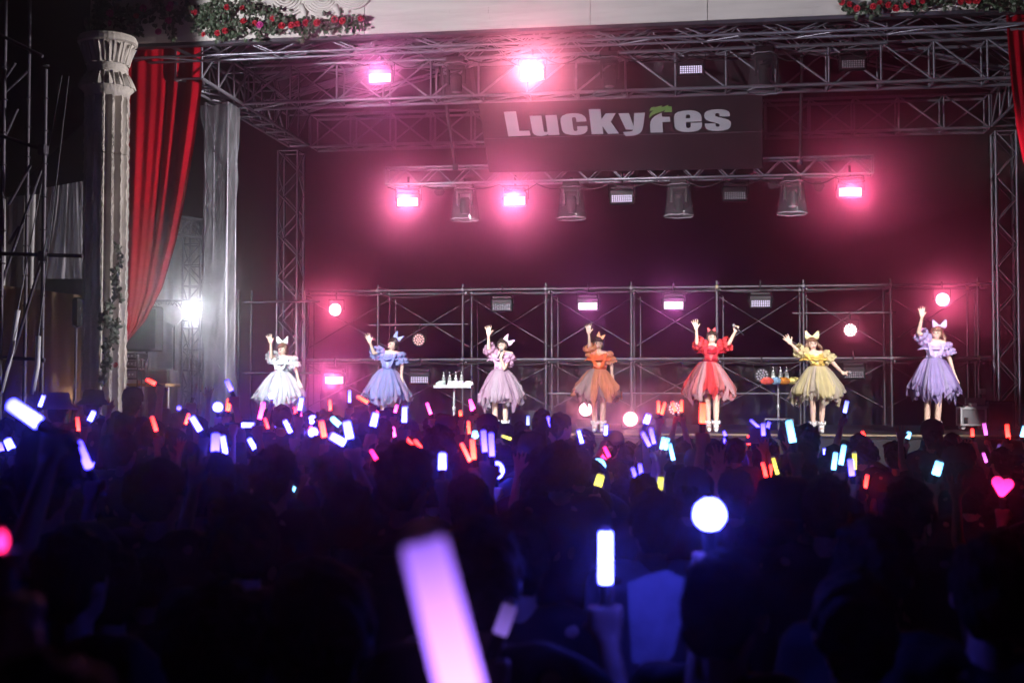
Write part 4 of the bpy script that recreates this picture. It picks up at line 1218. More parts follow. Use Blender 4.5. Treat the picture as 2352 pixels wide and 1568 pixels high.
# ------------------------------------------------------------------ bodies: tapered limbs fused into one continuous skin
def capsule(b, p0, r0, p1, r1, n=10):
    p0, p1 = Vector(p0), Vector(p1)
    d = p1 - p0
    if d.length < 1e-5:
        d = Vector((0, 0, 1e-4))
    t = d.normalized()
    pts, rr = [], []
    for a in (80, 50, 20):
        pts.append(p0 - t * r0 * sin(radians(a))); rr.append(r0 * cos(radians(a)))
    pts.append(p0); rr.append(r0)
    pts.append(p1); rr.append(r1)
    for a in (20, 50, 80):
        pts.append(p1 + t * r1 * sin(radians(a))); rr.append(r1 * cos(radians(a)))
    b.tube(pts, rr, n)
def rough(me, amp, fr):
    """uneven surface: pushes vertices along their normals"""
    n_ = len(me.vertices)
    co = np.empty(n_ * 3); no = np.empty(n_ * 3)
    me.vertices.foreach_get('co', co)
    me.vertices.foreach_get('normal', no)
    c3, n3 = co.reshape(-1, 3), no.reshape(-1, 3)
    w = np.sin(c3[:, 0] * fr + 2 * np.sin(c3[:, 2] * fr * 0.6)) + np.sin(c3[:, 1] * fr * 1.3 + c3[:, 2] * fr * 0.9) + 0.7 * np.sin(c3[:, 0] * fr * 2.3 - c3[:, 1] * fr * 1.9 + c3[:, 2] * fr * 0.5)
    c3 += n3 * (amp * w)[:, None]
    me.vertices.foreach_set('co', c3.ravel())
    me.update()
    return me

def fuse(name, caps, balls, m, voxel, smooth=5):
    b = MB()
    for c in caps:
        capsule(b, *c)
    for c in balls:
        b.ball(*c)
    me = b.mesh('tmp', m)
    o = bpy.data.objects.new('tmp', me)
    COL.objects.link(o)
    md = o.modifiers.new('r', 'REMESH')
    md.mode = 'VOXEL'
    md.voxel_size = voxel
    sm = o.modifiers.new('s', 'SMOOTH')
    sm.factor = 0.5
    sm.iterations = smooth
    dg = bpy.context.evaluated_depsgraph_get()
    out = bpy.data.meshes.new_from_object(o.evaluated_get(dg))
    out.name = name
    out.materials.clear()
    out.materials.append(m)
    out.polygons.foreach_set('use_smooth', [True] * len(out.polygons))
    bpy.data.objects.remove(o)
    bpy.data.meshes.remove(me)
    return out

def hand(wrist, tip, side, kind='open', s=1.0):
    """palm, four unequal fingers and a thumb; side points to the thumb"""
    w, t = Vector(wrist), Vector(tip)
    d = (t - w).normalized()
    sd = Vector(side)
    sd = (sd - d * sd.dot(d)).normalized()
    nrm = d.cross(sd).normalized()
    C = []
    for q in (-0.026, -0.009, 0.009, 0.026):
        C.append((w + d * 0.012 * s + sd * q * 0.7 * s, 0.014 * s, w + d * 0.075 * s + sd * q * s, 0.0125 * s))
    L = (0.060, 0.074, 0.080, 0.072)
    for q, l, a in zip((-0.031, -0.011, 0.010, 0.030), L, (-0.32, -0.11, 0.09, 0.28)):
        k0 = w + d * 0.078 * s + sd * q * s
        if kind == 'open':
            dd = (d + sd * a).normalized()
            k1 = k0 + dd * l * 0.55 * s
            k2 = k0 + dd * l * s - nrm * 0.006 * s
            C += [(k0, 0.0098 * s, k1, 0.009 * s), (k1, 0.009 * s, k2, 0.0075 * s)]
        else:
            k1 = k0 + (d * 0.3 - nrm).normalized() * l * 0.45 * s
            k2 = k1 + (-d - nrm * 0.2).normalized() * l * 0.5 * s
            C += [(k0, 0.0105 * s, k1, 0.010 * s), (k1, 0.010 * s, k2, 0.0085 * s)]
    th0 = w + d * 0.028 * s + sd * 0.026 * s
    if kind == 'open':
        th1 = th0 + (sd * 0.8 + d * 0.7).normalized() * 0.034 * s
        th2 = th1 + (sd * 0.55 + d * 0.85).normalized() * 0.030 * s
    else:
        th1 = th0 + (sd * 0.5 + d * 0.6 - nrm * 0.7).normalized() * 0.034 * s
        th2 = th1 + (-sd * 0.6 + d * 0.3 - nrm * 0.5).normalized() * 0.030 * s
    C += [(th0, 0.012 * s, th1, 0.011 * s), (th1, 0.011 * s, th2, 0.009 * s)]
    return C

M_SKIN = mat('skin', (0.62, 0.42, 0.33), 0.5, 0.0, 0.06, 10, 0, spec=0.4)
M_HAIR = mat('dark brown hair', (0.030, 0.018, 0.014), 0.35, 0.0, 0.3, 40, 0.4, 80, stretch=(1, 1, 0.2))
M_HAIR2 = mat('brown hair', (0.14, 0.065, 0.035), 0.35, 0.0, 0.3, 40, 0.4, 80, stretch=(1, 1, 0.2))
M_EYE = mat('eye dark', (0.012, 0.009, 0.01), 0.3)
M_LIP = mat('lips', (0.45, 0.10, 0.11), 0.4)
M_TEETH = mat('teeth', (0.78, 0.75, 0.70), 0.35)
M_SHOE = mat('white shoe leather', (0.72, 0.70, 0.70), 0.4)
YP = 21.3

def tulle(name, col, tr=0.22):
    return sheet(name, col, tr, 0.42, 0.0, var=0.10, scale=9)

SKW = [0.0]
def panel(W, ang, width, prof, tip, rg, bill, m):
    """one handkerchief panel of a tulle skirt hung round the waist point W"""
    NU, NV = 8, 12
    V = []
    ph = rg.random() * 6
    skew = rg.uniform(-0.5, 0.5)
    flick = rg.uniform(-0.35, 0.55)
    for j in range(NV + 1):
        s = j / NV
        for i in range(NU + 1):
            u = i / NU * 2 - 1
            lng = 1.0 - tip * abs(u - skew) ** 1.2 + rg.uniform(-0.02, 0.02) * (s > 0.95)
            q = s * lng
            r = np.interp(q, [p[0] for p in prof], [p[1] for p in prof])
            z = np.interp(q, [p[0] for p in prof], [p[2] for p in prof])
            r = r * (1 + bill * (1 - u * u) * sin(pi * min(1, q * 1.1)) + 0.13 * sin(5.5 * u + ph + 1.5 * q) * q + 0.05 * sin(11 * u + 2 * ph) * q)
            a = ang + u * width * (0.55 + 0.45 * min(1, q * 2)) * (1 - 0.25 * max(0, s - 0.6))
            k0 = SKW[0]                # each skirt hangs unevenly, gathered and swung to its own side
            r *= 1 + q * (0.11 * sin(2 * a + k0) + 0.07 * sin(3 * a + 2 * k0)) + flick * max(0, s - 0.75)
            z += q * (0.05 * sin(3 * a + k0 * 1.7) + 0.035 * sin(7 * a + k0))
            V.append((W[0] + r * cos(a), W[1] + r * sin(a) * 0.88, z))
    return mesh('tulle_panel', V, [(j * (NU + 1) + i, j * (NU + 1) + i + 1, (j + 1) * (NU + 1) + i + 1, (j + 1) * (NU + 1) + i) for j in range(NV) for i in range(NU)], m, True)

def ruffle(c, axis, r, L, m, seed, tiers=2, waves=9):
    """puffed, gathered sleeve round an arm axis"""
    rg = random.Random(seed)
    ax = Vector(axis).normalized()
    q = ax.to_track_quat('Z', 'Y').to_matrix()
    V, Fc = [], []
    n, nz = 40, 14
    ph = rg.random() * 6
    for j in range(nz + 1):
        s = j / nz
        puff = abs(sin(pi * (s * tiers))) ** 0.6
        rr = r * (0.55 + 0.5 * puff)
        if s > 0.86:
            rr = r * (0.7 + 2.6 * (s - 0.86))
        for k in range(n):
            a = 2 * pi * k / n
            w = 1 + (0.07 + 0.12 * s) * sin(waves * a + ph + 2 * s) + 0.05 * sin(2.3 * waves * a)
            V.append(Vector(c) + q @ Vector((rr * w * cos(a), rr * w * sin(a), (s - 0.5) * L + 0.012 * sin(waves * a + ph))))
    for j in range(nz):
        for k in range(n):
            Fc.append((j * n + k, j * n + (k + 1) % n, (j + 1) * n + (k + 1) % n, (j + 1) * n + k))
    return mesh('sleeve', V, Fc, m, True)

def bow_mesh(m, s=1.0, spread=1.0):
    b = MB()
    for sx in (-1, 1):
        V = []
        for j in range(6):
            u = j / 5
            for k in range(8):
                a = 2 * pi * k / 8
                hh = (0.012 + 0.060 * u ** 0.8) * (1.0 if j < 5 else 0.75)
                V.append((sx * (0.008 + 0.085 * u) * spread * s, (0.012 + 0.020 * u) * sin(a) * s, (hh * cos(a) + 0.030 * u) * s))
        b.add(V, [(j * 8 + k, j * 8 + (k + 1) % 8, (j + 1) * 8 + (k + 1) % 8, (j + 1) * 8 + k) for j in range(5) for k in range(8)] + [tuple(40 + k for k in range(8))])
    b.ball((0, 0, 0), (0.018 * s, 0.02 * s, 0.02 * s), 8)
    return b.mesh('hair_bow', m, False)

def performer(fx, fz, head, waist, sA, sB, armA, armB, kA, kB, label, cols, bow, face_yaw, hair, Yp=YP, skirt=None, legs=True, seed=0, thA=1, thB=-1):
    """joints in photo pixels (2500 wide); arm = [(x,y,dy) elbow, wrist, tip]; A is on the viewer's left"""
    rg = random.Random(seed)
    W_ = lambda p, dy=0.0: P(p[0] * K, p[1] * K, Yp + dy)
    root = W_((fx, 1050))
    R = Vector((root.x, Yp, ZS))
    t = thing('person', label, 'performer', R, 'performers on stage')
    hc = W_(head)
    wc = W_(waist)
    hz = hc.z
    shA, shB = W_(sA), W_(sB)
    up = (hc - wc).normalized()
    neck = (shA + shB) / 2 + up * 0.03
    pel = Vector((wc.x * 0.75 + R.x * 0.25, Yp, wc.z - 0.17))
    chest = wc + (neck - wc) * 0.55
    C, B = [], []
    s = (hz + 0.12 - ZS) / 1.61
    # torso
    C += [(pel - Vector((0.06, 0, 0)), 0.105 * s, pel + Vector((0.06, 0, 0)), 0.105 * s), (pel, 0.11 * s, wc, 0.092 * s), (wc, 0.092 * s, chest, 0.105 * s)]
    C += [(chest - Vector((0.045, 0, 0)), 0.085 * s, chest + Vector((0.045, 0, 0)), 0.085 * s), (shA * 0.88 + shB * 0.12, 0.048 * s, shB * 0.88 + shA * 0.12, 0.048 * s), (chest, 0.09, neck - up * 0.06, 0.06)]
    C += [(neck - up * 0.04, 0.047 * s, hc - up * 0.06, 0.043 * s)]
    # head
    FY = Matrix.Rotation(face_yaw, 3, 'Z')
    f = FY @ Vector((0, -1, 0))
    B += [(hc + up * 0.015 - f * 0.008, (0.075 * s, 0.092 * s, 0.098 * s), 16), (hc - up * 0.035 + f * 0.012, (0.058 * s, 0.066 * s, 0.072 * s), 14), (hc - up * 0.005 + f * 0.085, (0.012, 0.014, 0.018), 8)]
    sd = FY @ Vector((1, 0, 0))
    for q in (-1, 1):
        B.append((hc + sd * q * 0.076 * s - up * 0.005, (0.010, 0.02, 0.028), 8))
    # arms
    skinarms = []
    for sh, arm, kd, th in ((shA, armA, kA, thA), (shB, armB, kB, thB)):
        e, w, tp = [P(x * K, y * K, Yp + dy) for x, y, dy in arm]
        C += [(sh, 0.043 * s, e, 0.034 * s), (e, 0.033 * s, w, 0.023 * s)]
        C += hand(w, tp, (th, 0, 0.15), kd, 1.08)
        skinarms.append((sh, e, w, tp))
    # legs
    fA, fB = R + Vector((-0.085, -0.01, 0)), R + Vector((0.085, 0.02, 0))
    if fz:
        fA, fB = [Vector((P(x * K, 1050 * K, Yp).x, Yp + dy, ZS + dz)) for x, dy, dz in fz]
    for ft, sg in ((fA, -1), (fB, 1)):
        hip = pel + Vector((sg * 0.085, 0, -0.03))
        kn = (hip + ft) / 2 + Vector((0, -0.03, 0.03))
        an = ft + Vector((0, 0.01, 0.085))
        C += [(hip, 0.082 * s, kn, 0.054 * s), (kn, 0.052 * s, kn * 0.6 + an * 0.4 + Vector((0, 0.012, 0)), 0.050 * s), (kn * 0.6 + an * 0.4 + Vector((0, 0.012, 0)), 0.050 * s, an, 0.033 * s), (an - Vector((0, 0, 0.02)), 0.035, ft + Vector((0, -0.1, 0.035)), 0.03)]
    part('body', fuse('body', C, B, M_SKIN, 0.0075, 4), t)
    # face
    fc = part('face_features', MB().ball(hc + f * 0.082 - sd * 0.030 - up * 0.002, (0.011, 0.008, 0.009), 8).ball(hc + f * 0.082 + sd * 0.030 - up * 0.002, (0.011, 0.008, 0.009), 8)
              .tube([hc + f * 0.082 - sd * 0.045 + up * 0.02, hc + f * 0.090 - sd * 0.030 + up * 0.025, hc + f * 0.090 - sd * 0.014 + up * 0.021], 0.003, 5).tube([hc + f * 0.090 + sd * 0.014 + up * 0.021, hc + f * 0.090 + sd * 0.030 + up * 0.025, hc + f * 0.082 + sd * 0.045 + up * 0.02], 0.003, 5).mesh('face_features', M_EYE, True), t)
    part('lips', MB().ball(hc + f * 0.074 - up * 0.058, (0.022, 0.010, 0.012), 10).mesh('lips', M_LIP, True), fc)
    part('teeth', MB().ball(hc + f * 0.079 - up * 0.055, (0.016, 0.008, 0.006), 8).mesh('teeth', M_TEETH, True), fc)
    # hair
    HB = [(hc + up * 0.035 - f * 0.020, (0.088 * s, 0.096 * s, 0.092 * s), 16), (hc - up * 0.03 - f * 0.055, (0.078 * s, 0.050, 0.085 * s), 14)]
    HC = []
    for q in np.linspace(-0.055, 0.055, 7):        # fringe
        HC.append((hc + up * 0.105 + sd * q * 0.6 - f * 0.01, 0.018, hc + up * (0.040 + rg.uniform(-0.008, 0.006)) + sd * q + f * (0.086 - abs(q) * 0.35), 0.011))
    for q in (-1, 1):
        HC.append((hc + up * 0.05 + sd * q * 0.078, 0.018, hc - up * 0.06 + sd * q * 0.080 + f * 0.012, 0.010))
    if hair[1] == 'long':
        for q in (-0.05, 0.0, 0.05):
            HC.append((hc - f * 0.07 + sd * q, 0.03, hc - f * 0.09 + sd * (q + 0.02) - up * 0.27, 0.014))
    if hair[1] == 'tails':
        for q in (-1, 1):
            HC += [(hc + sd * q * 0.08 + up * 0.0, 0.022, hc + sd * q * 0.125 - up * 0.07, 0.030), (hc + sd * q * 0.125 - up * 0.07, 0.030, hc + sd * q * 0.11 - up * 0.20, 0.013)]
    if hair[1] == 'pony':
        HC += [(hc - f * 0.08 + up * 0.03 + sd * 0.05, 0.03, hc + sd * 0.12 - f * 0.06 - up * 0.06, 0.034), (hc + sd * 0.12 - f * 0.06 - up * 0.06, 0.034, hc + sd * 0.16 - up * 0.24, 0.012)]
    part('hair', fuse('hair', HC, HB, hair[0], 0.0075, 2), t)
    bm_ = bow_mesh(cols['bow'], bow[2] * 0.86, bow[3] if len(bow) > 3 else 1.0)
    bp = W_((bow[0], bow[1]))
    part('hair_bow', bm_, t, Matrix.Translation(bp + Vector((0, -0.02, 0))) @ Matrix.Rotation(bow[4] if len(bow) > 4 else 0.0, 4, 'Y'))
    # dress
    DC = [(wc - up * 0.02, 0.105 * s, chest, 0.118 * s), (chest - Vector((0.05, 0, 0)), 0.098 * s, chest + Vector((0.05, 0, 0)), 0.098 * s), (chest, 0.104 * s, neck - up * 0.085, 0.075 * s), (chest - Vector((0.06, 0.0, -0.02)), 0.08, shA * 0.7 + shB * 0.3 - up * 0.03, 0.055), (chest + Vector((0.06, 0, 0.02)), 0.08, shB * 0.7 + shA * 0.3 - up * 0.03, 0.055)]
    bod = fuse('dress', DC, [], cols['bodice'], 0.010, 3)
    dr = part('dress', bod, t)
    for k, (sh, e, w, tp) in enumerate(skinarms):
        c0 = sh * 0.62 + e * 0.38
        part('sleeve', ruffle(c0, (e - sh) if (e - sh).length > 0.05 else (0, 0, 1), 0.105 * s * cols.get('puff', 1), 0.20, cols['sleeve'], seed + k, 2), dr)
    # ruffled collar and bodice frills
    for k in range(2):
        V = []
        n_ = 36
        for j in range(4):
            for i in range(n_):
                a = 2 * pi * i / n_
                rr = (0.085 + 0.030 * j + 0.025 * k) * (1 + 0.06 * sin(9 * a + k))
                cpt = neck - up * (0.045 + 0.022 * j + 0.035 * k)
                V.append(cpt + Vector((rr * 1.25 * cos(a), rr * 0.85 * sin(a), 0.008 * sin(11 * a + j))))
        part('frill', mesh('frill', V, [(j * n_ + i, j * n_ + (i + 1) % n_, (j + 1) * n_ + (i + 1) % n_, (j + 1) * n_ + i) for j in range(3) for i in range(n_)], cols['frill'], True), dr)
    for q in (-1, 1):
        V = []
        for j in range(8):
            u = j / 7
            base = neck * (1 - u) + wc * u + Vector((q * (0.085 - 0.075 * u), -0.115 * s - 0.012 * sin(pi * u), -0.05 * (1 - u)))
            for w2 in range(3):
                V.append(base + Vector((q * 0.030 * w2, -0.016 * w2 * (1 + 0.8 * sin(j * 2.4)), 0.010 * sin(j * 2.6 + w2))))
        part('frill', mesh('frill', V, [(j * 3 + w2, j * 3 + w2 + 1, (j + 1) * 3 + w2 + 1, (j + 1) * 3 + w2) for j in range(7) for w2 in range(2)], cols['frill'], True), dr)
    part('sash', MB().lathe([(0.108 * s, -0.02), (0.114 * s, 0), (0.108 * s, 0.025)], 24).mesh('sash', cols['frill'], True), dr, Matrix.Translation(wc) @ Matrix.Diagonal((1.05, 1.0, 1, 1)))
    # skirt
    hw, zmax, zhem, shift = skirt
    SKW[0] = seed * 1.37
    hw *= 0.93
    hem = P(fx * K, (zhem - 10) * K, Yp).z
    ww = wc.z - 0.01
    mid = hem + (ww - hem) * 0.36
    def prof(k, drop):
        return [(0, 0.09, ww), (0.10, 0.135 * k, ww - 0.02), (0.3, hw * 0.62 * k, ww - (ww - hem) * 0.22), (0.62, hw * 0.97 * k, mid), (0.82, hw * 1.0 * k, hem + (ww - hem) * 0.16), (1.0, hw * (0.93 if drop < 0 else 0.86) * k, hem - drop)]
    Wp = (wc.x * 0.6 + R.x * 0.4 + shift, Yp)
    for k in range(11):
        a = 2 * pi * k / 11 + 0.15
        part('tulle_panel', panel(Wp, a, 0.44, prof(0.84, rg.uniform(-0.06, 0.07)), 0.2, rg, 0.02, cols['under'][k % len(cols['under'])]), dr)
    for k in range(17):
        a = 2 * pi * k / 17 + rg.uniform(-0.12, 0.12)
        if cols.get('open') and abs(a - 3 * pi / 2) < 0.22:
            continue
        part('tulle_panel', panel(Wp, a, rg.uniform(0.30, 0.42), prof(rg.uniform(0.88, 1.10), rg.uniform(-0.26, 0.08)), rg.uniform(0.28, 0.55), rg, rg.uniform(0.0, 0.12), rg.choice(cols['over'])), dr)
    for k in range(8):
        a = 2 * pi * k / 8 + rg.uniform(-0.3, 0.3)
        if cols.get('open') and abs(a - 3 * pi / 2) < 0.35:
            continue
        part('tulle_panel', panel(Wp, a, rg.uniform(0.28, 0.4), prof(rg.uniform(1.05, 1.12), -(ww - hem) * rg.uniform(0.30, 0.55)), 0.45, rg, 0.10, rg.choice(cols['over'])), dr)
    for k in range(18):        # narrow pointed tips that break up the hem
        a = 2 * pi * k / 18 + rg.uniform(-0.15, 0.15)
        part('tulle_panel', panel(Wp, a, rg.uniform(0.15, 0.25), prof(rg.uniform(0.96, 1.16), rg.uniform(-0.14, 0.10)), rg.uniform(0.45, 0.65), rg, rg.uniform(0.0, 0.1), rg.choice(cols['over'] + cols['under'])), dr)
    # shoes with gathered socks
    for ft in (fA, fB):
        SCp = [(ft + Vector((0, 0.03, 0.04)), 0.042, ft + Vector((0, -0.11, 0.032)), 0.034), (ft + Vector((0, 0.015, 0.05)), 0.045, ft + Vector((0, 0.012, 0.13)), 0.046)]
        sh_ = part('shoe', fuse('shoe', SCp, [], M_SHOE, 0.008, 2), t)
        part('sock_frill', ruffle(ft + Vector((0, 0.012, 0.15)), (0, 0, 1), 0.062, 0.06, cols['sock'], seed + 7, 1, 8), sh_)
    return dict(t=t, R=R, shA=shA, shB=shB, arms=skinarms, head=hc, f=f, up=up)

def outfit(nm, main, second, under, dark, trans=0.2):
    return dict(bodice=mat(nm + ' satin', main, 0.55, 0, 0.15, 12, 0.2, 30), sleeve=tulle(nm + ' organza', main, 0.10), frill=mat(nm + ' frill', dark, 0.6, 0, 0.2, 40),
                bow=mat(nm + ' bow satin', main, 0.5), over=[tulle(nm + ' tulle', main, trans + 0.08), tulle(nm + ' second tulle', second, trans + 0.12), tulle(nm + ' pale tulle', tuple(min(0.85, 0.62 * c_ + 0.16) for c_ in main), trans + 0.15), tulle(nm + ' tulle', main, trans + 0.08)],
                under=[tulle(nm + ' under tulle', under, 0.12), tulle(nm + ' second tulle', second, 0.2)], sock=M_SHOE)
PF = {}
c = outfit('white', (0.85, 0.88, 0.90), (0.74, 0.76, 0.82), (0.62, 0.64, 0.72), (0.80, 0.83, 0.86))
PF['white'] = performer(690, None, (690, 853), (688, 904), (672, 871), (711, 874), [(662, 872, -0.16), (661, 838, -0.20), (656, 816, -0.22)], [(723, 903, 0.0), (729, 928, -0.05), (732, 944, -0.06)], 'open', 'open',
    'performer in a white tulle dress and white bow raising her hand, leftmost on stage', c, (691, 834, 1.25), radians(-28), (M_HAIR2, 'short'), skirt=(0.36, 0, 1000, -0.03), seed=1)
c = outfit('blue', (0.34, 0.38, 0.72), (0.48, 0.48, 0.70), (0.36, 0.30, 0.48), (0.22, 0.24, 0.55))
PF['blue'] = performer(948, None, (959, 840), (949, 898), (929, 860), (975, 864), [(913, 862, -0.10), (904, 837, -0.16), (896, 815, -0.18)], [(982, 892, 0.0), (980, 916, -0.04), (978, 932, -0.05)], 'open', 'open',
    'performer in a blue tulle dress with a blue bow reaching one hand out', c, (971, 824, 1.2, 0.75, 0.7), radians(-38), (M_HAIR, 'short'), skirt=(0.345, 0, 998, -0.02), seed=2)
c = outfit('pink', (0.62, 0.38, 0.54), (0.52, 0.42, 0.50), (0.34, 0.22, 0.32), (0.55, 0.32, 0.48))
PF['pink'] = performer(1221, None, (1226, 842), (1223, 899), (1203, 862), (1248, 864), [(1193, 851, -0.06), (1193, 819, -0.08), (1192, 798, -0.08)], [(1231, 899, -0.14), (1222, 872, -0.20), (1224, 856, -0.16)], 'open', 'fist',
    'performer in a dusty pink dress singing into a microphone with one hand raised', c, (1240, 833, 1.3, 0.8, 0.75), radians(-12), (M_HAIR, 'short'), skirt=(0.37, 0, 1004, 0.0), seed=3)
c = outfit('orange', (0.88, 0.38, 0.20), (0.56, 0.44, 0.44), (0.22, 0.12, 0.14), (0.85, 0.16, 0.05), 0.25)
c['open'] = True
PF['orange'] = performer(1460, [(1452, -0.01, 0.0), (1470, 0.02, 0.0)], (1461, 838), (1464, 898), (1445, 862), (1480, 863), [(1440, 848, -0.03), (1438, 815, -0.05), (1436, 791, -0.05)], [(1493, 893, 0.0), (1494, 914, -0.05), (1493, 930, -0.06)], 'open', 'open',
    'performer in an orange and grey tulle dress standing with one hand straight up', c, (1466, 822, 0.95, 0.8, 0.5), radians(4), (M_HAIR, 'short'), skirt=(0.365, 0, 992, -0.02), seed=4)
c = outfit('red', (0.74, 0.07, 0.08), (0.60, 0.38, 0.42), (0.26, 0.10, 0.13), (0.34, 0.006, 0.018))
c['open'] = True
PF['red'] = performer(1740, [(1731, 0.12, 0.0), (1748, -0.05, 0.0)], (1738, 823), (1735, 880), (1717, 845), (1760, 845), [(1702, 837, -0.05), (1700, 804, -0.08), (1696, 782, -0.10)], [(1780, 838, -0.05), (1795, 809, -0.10), (1799, 796, -0.10)], 'open', 'fist',
    'performer in a red tulle dress with both arms raised, microphone in one hand', c, (1737, 808, 0.8, 1.0), radians(10), (M_HAIR, 'short'), skirt=(0.36, 0, 986, -0.05), Yp=21.6, seed=5)
c = outfit('yellow', (0.76, 0.67, 0.38), (0.66, 0.58, 0.48), (0.46, 0.40, 0.32), (0.66, 0.44, 0.10))
PF['yellow'] = performer(1995, [(1985, -0.02, 0.0), (2005, -0.05, 0.0)], (1983, 838), (1996, 890), (1964, 862), (2008, 862), [(1948, 856, -0.05), (1931, 839, -0.10), (1918, 822, -0.12)], [(2036, 888, 0.0), (2056, 909, -0.06), (2070, 915, -0.08)], 'open', 'fist',
    'performer in a yellow tulle dress with a big bow waving with arms apart', c, (1982, 822, 1.3, 1.05), radians(6), (M_HAIR2, 'tails'), skirt=(0.35, 0, 992, 0.0), seed=6)
c = outfit('purple', (0.56, 0.46, 0.80), (0.48, 0.40, 0.72), (0.28, 0.20, 0.46), (0.50, 0.40, 0.72))
PF['purple'] = performer(2276, [(2264, 0.03, 0.0), (2288, -0.03, 0.0)], (2286, 813), (2280, 872), (2262, 833), (2304, 837), [(2243, 811, -0.06), (2251, 774, -0.12), (2250, 750, -0.12)], [(2319, 878, 0.0), (2330, 915, -0.04), (2334, 934, -0.05)], 'open', 'open',
    'performer in a lilac purple tulle dress and bow raising one arm, rightmost on stage', c, (2293, 795, 1.35), radians(-14), (M_HAIR2, 'pony'), skirt=(0.345, 0, 986, 0.0), seed=7)

M_MIC = mat('microphone body', (0.02, 0.02, 0.024), 0.35, 0.3)
def mic(a, b, label):
    t = thing('microphone', label, 'microphone', a, 'hand-held microphones')
    a, b = Vector(a), Vector(b)
    part('handle', MB().tube([a, a * 0.25 + b * 0.75], [0.014, 0.019], 10).mesh('handle', M_MIC, True), t)
    d = (b - a).normalized()
    part('grille', MB().ball(a * 0.12 + b * 0.88, (0.026, 0.026, 0.030), 10).mesh('grille', M_GREYBOX, True), t)
mic(P(1216 * K, 874 * K, YP - 0.22), P(1227 * K, 851 * K, YP - 0.13), 'black microphone held to the mouth of the pink-dressed performer')
mic(P(1816 * K, 818 * K, 21.6 - 0.13), P(1788 * K, 791 * K, 21.6 - 0.13), 'black microphone held up by the red-dressed performer')
mic(P(2054 * K, 922 * K, YP - 0.10), P(2077 * K, 908 * K, YP - 0.12), 'black microphone held low by the yellow-dressed performer')
# ------------------------------------------------------------------ crowd prototypes (facing the stage, +Y), 1.70 m tall
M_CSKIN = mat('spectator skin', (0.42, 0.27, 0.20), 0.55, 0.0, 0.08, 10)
SHIRTS = [mat('shirt ' + n, c, 0.85, 0, 0.15, 6, 0.4, 15) for n, c in (('black', (0.012, 0.012, 0.014)), ('charcoal', (0.035, 0.034, 0.038)), ('navy', (0.015, 0.02, 0.05)), ('maroon', (0.06, 0.012, 0.018)), ('grey', (0.11, 0.11, 0.12)), ('white', (0.62, 0.62, 0.64)), ('olive', (0.035, 0.04, 0.022)))]
SHN = ['black', 'charcoal', 'navy', 'maroon', 'grey', 'white', 'olive']
M_TROUSER = mat('dark trousers', (0.018, 0.018, 0.022), 0.9)
M_BHAIR = mat('black hair', (0.012, 0.010, 0.010), 0.75, 0, 0.3, 40, 0.8, 70, spec=0.15)
M_CAP = mat('dark cap cloth', (0.025, 0.024, 0.03), 0.85)
M_CAPL = mat('pale bucket hat cloth', (0.30, 0.29, 0.31), 0.9)
POSES = {
 'down': None,
 'high': ((0.25, 0.10, 1.63), (0.24, 0.19, 1.86), (0.24, 0.23, 2.02)),
 'head': ((0.33, 0.12, 1.42), (0.29, 0.24, 1.63), (0.28, 0.28, 1.78)),
 'mid': ((0.32, 0.11, 1.20), (0.28, 0.27, 1.40), (0.27, 0.33, 1.54)),
 'low': ((0.27, 0.06, 1.10), (0.24, 0.29, 1.18), (0.24, 0.42, 1.26)),
}
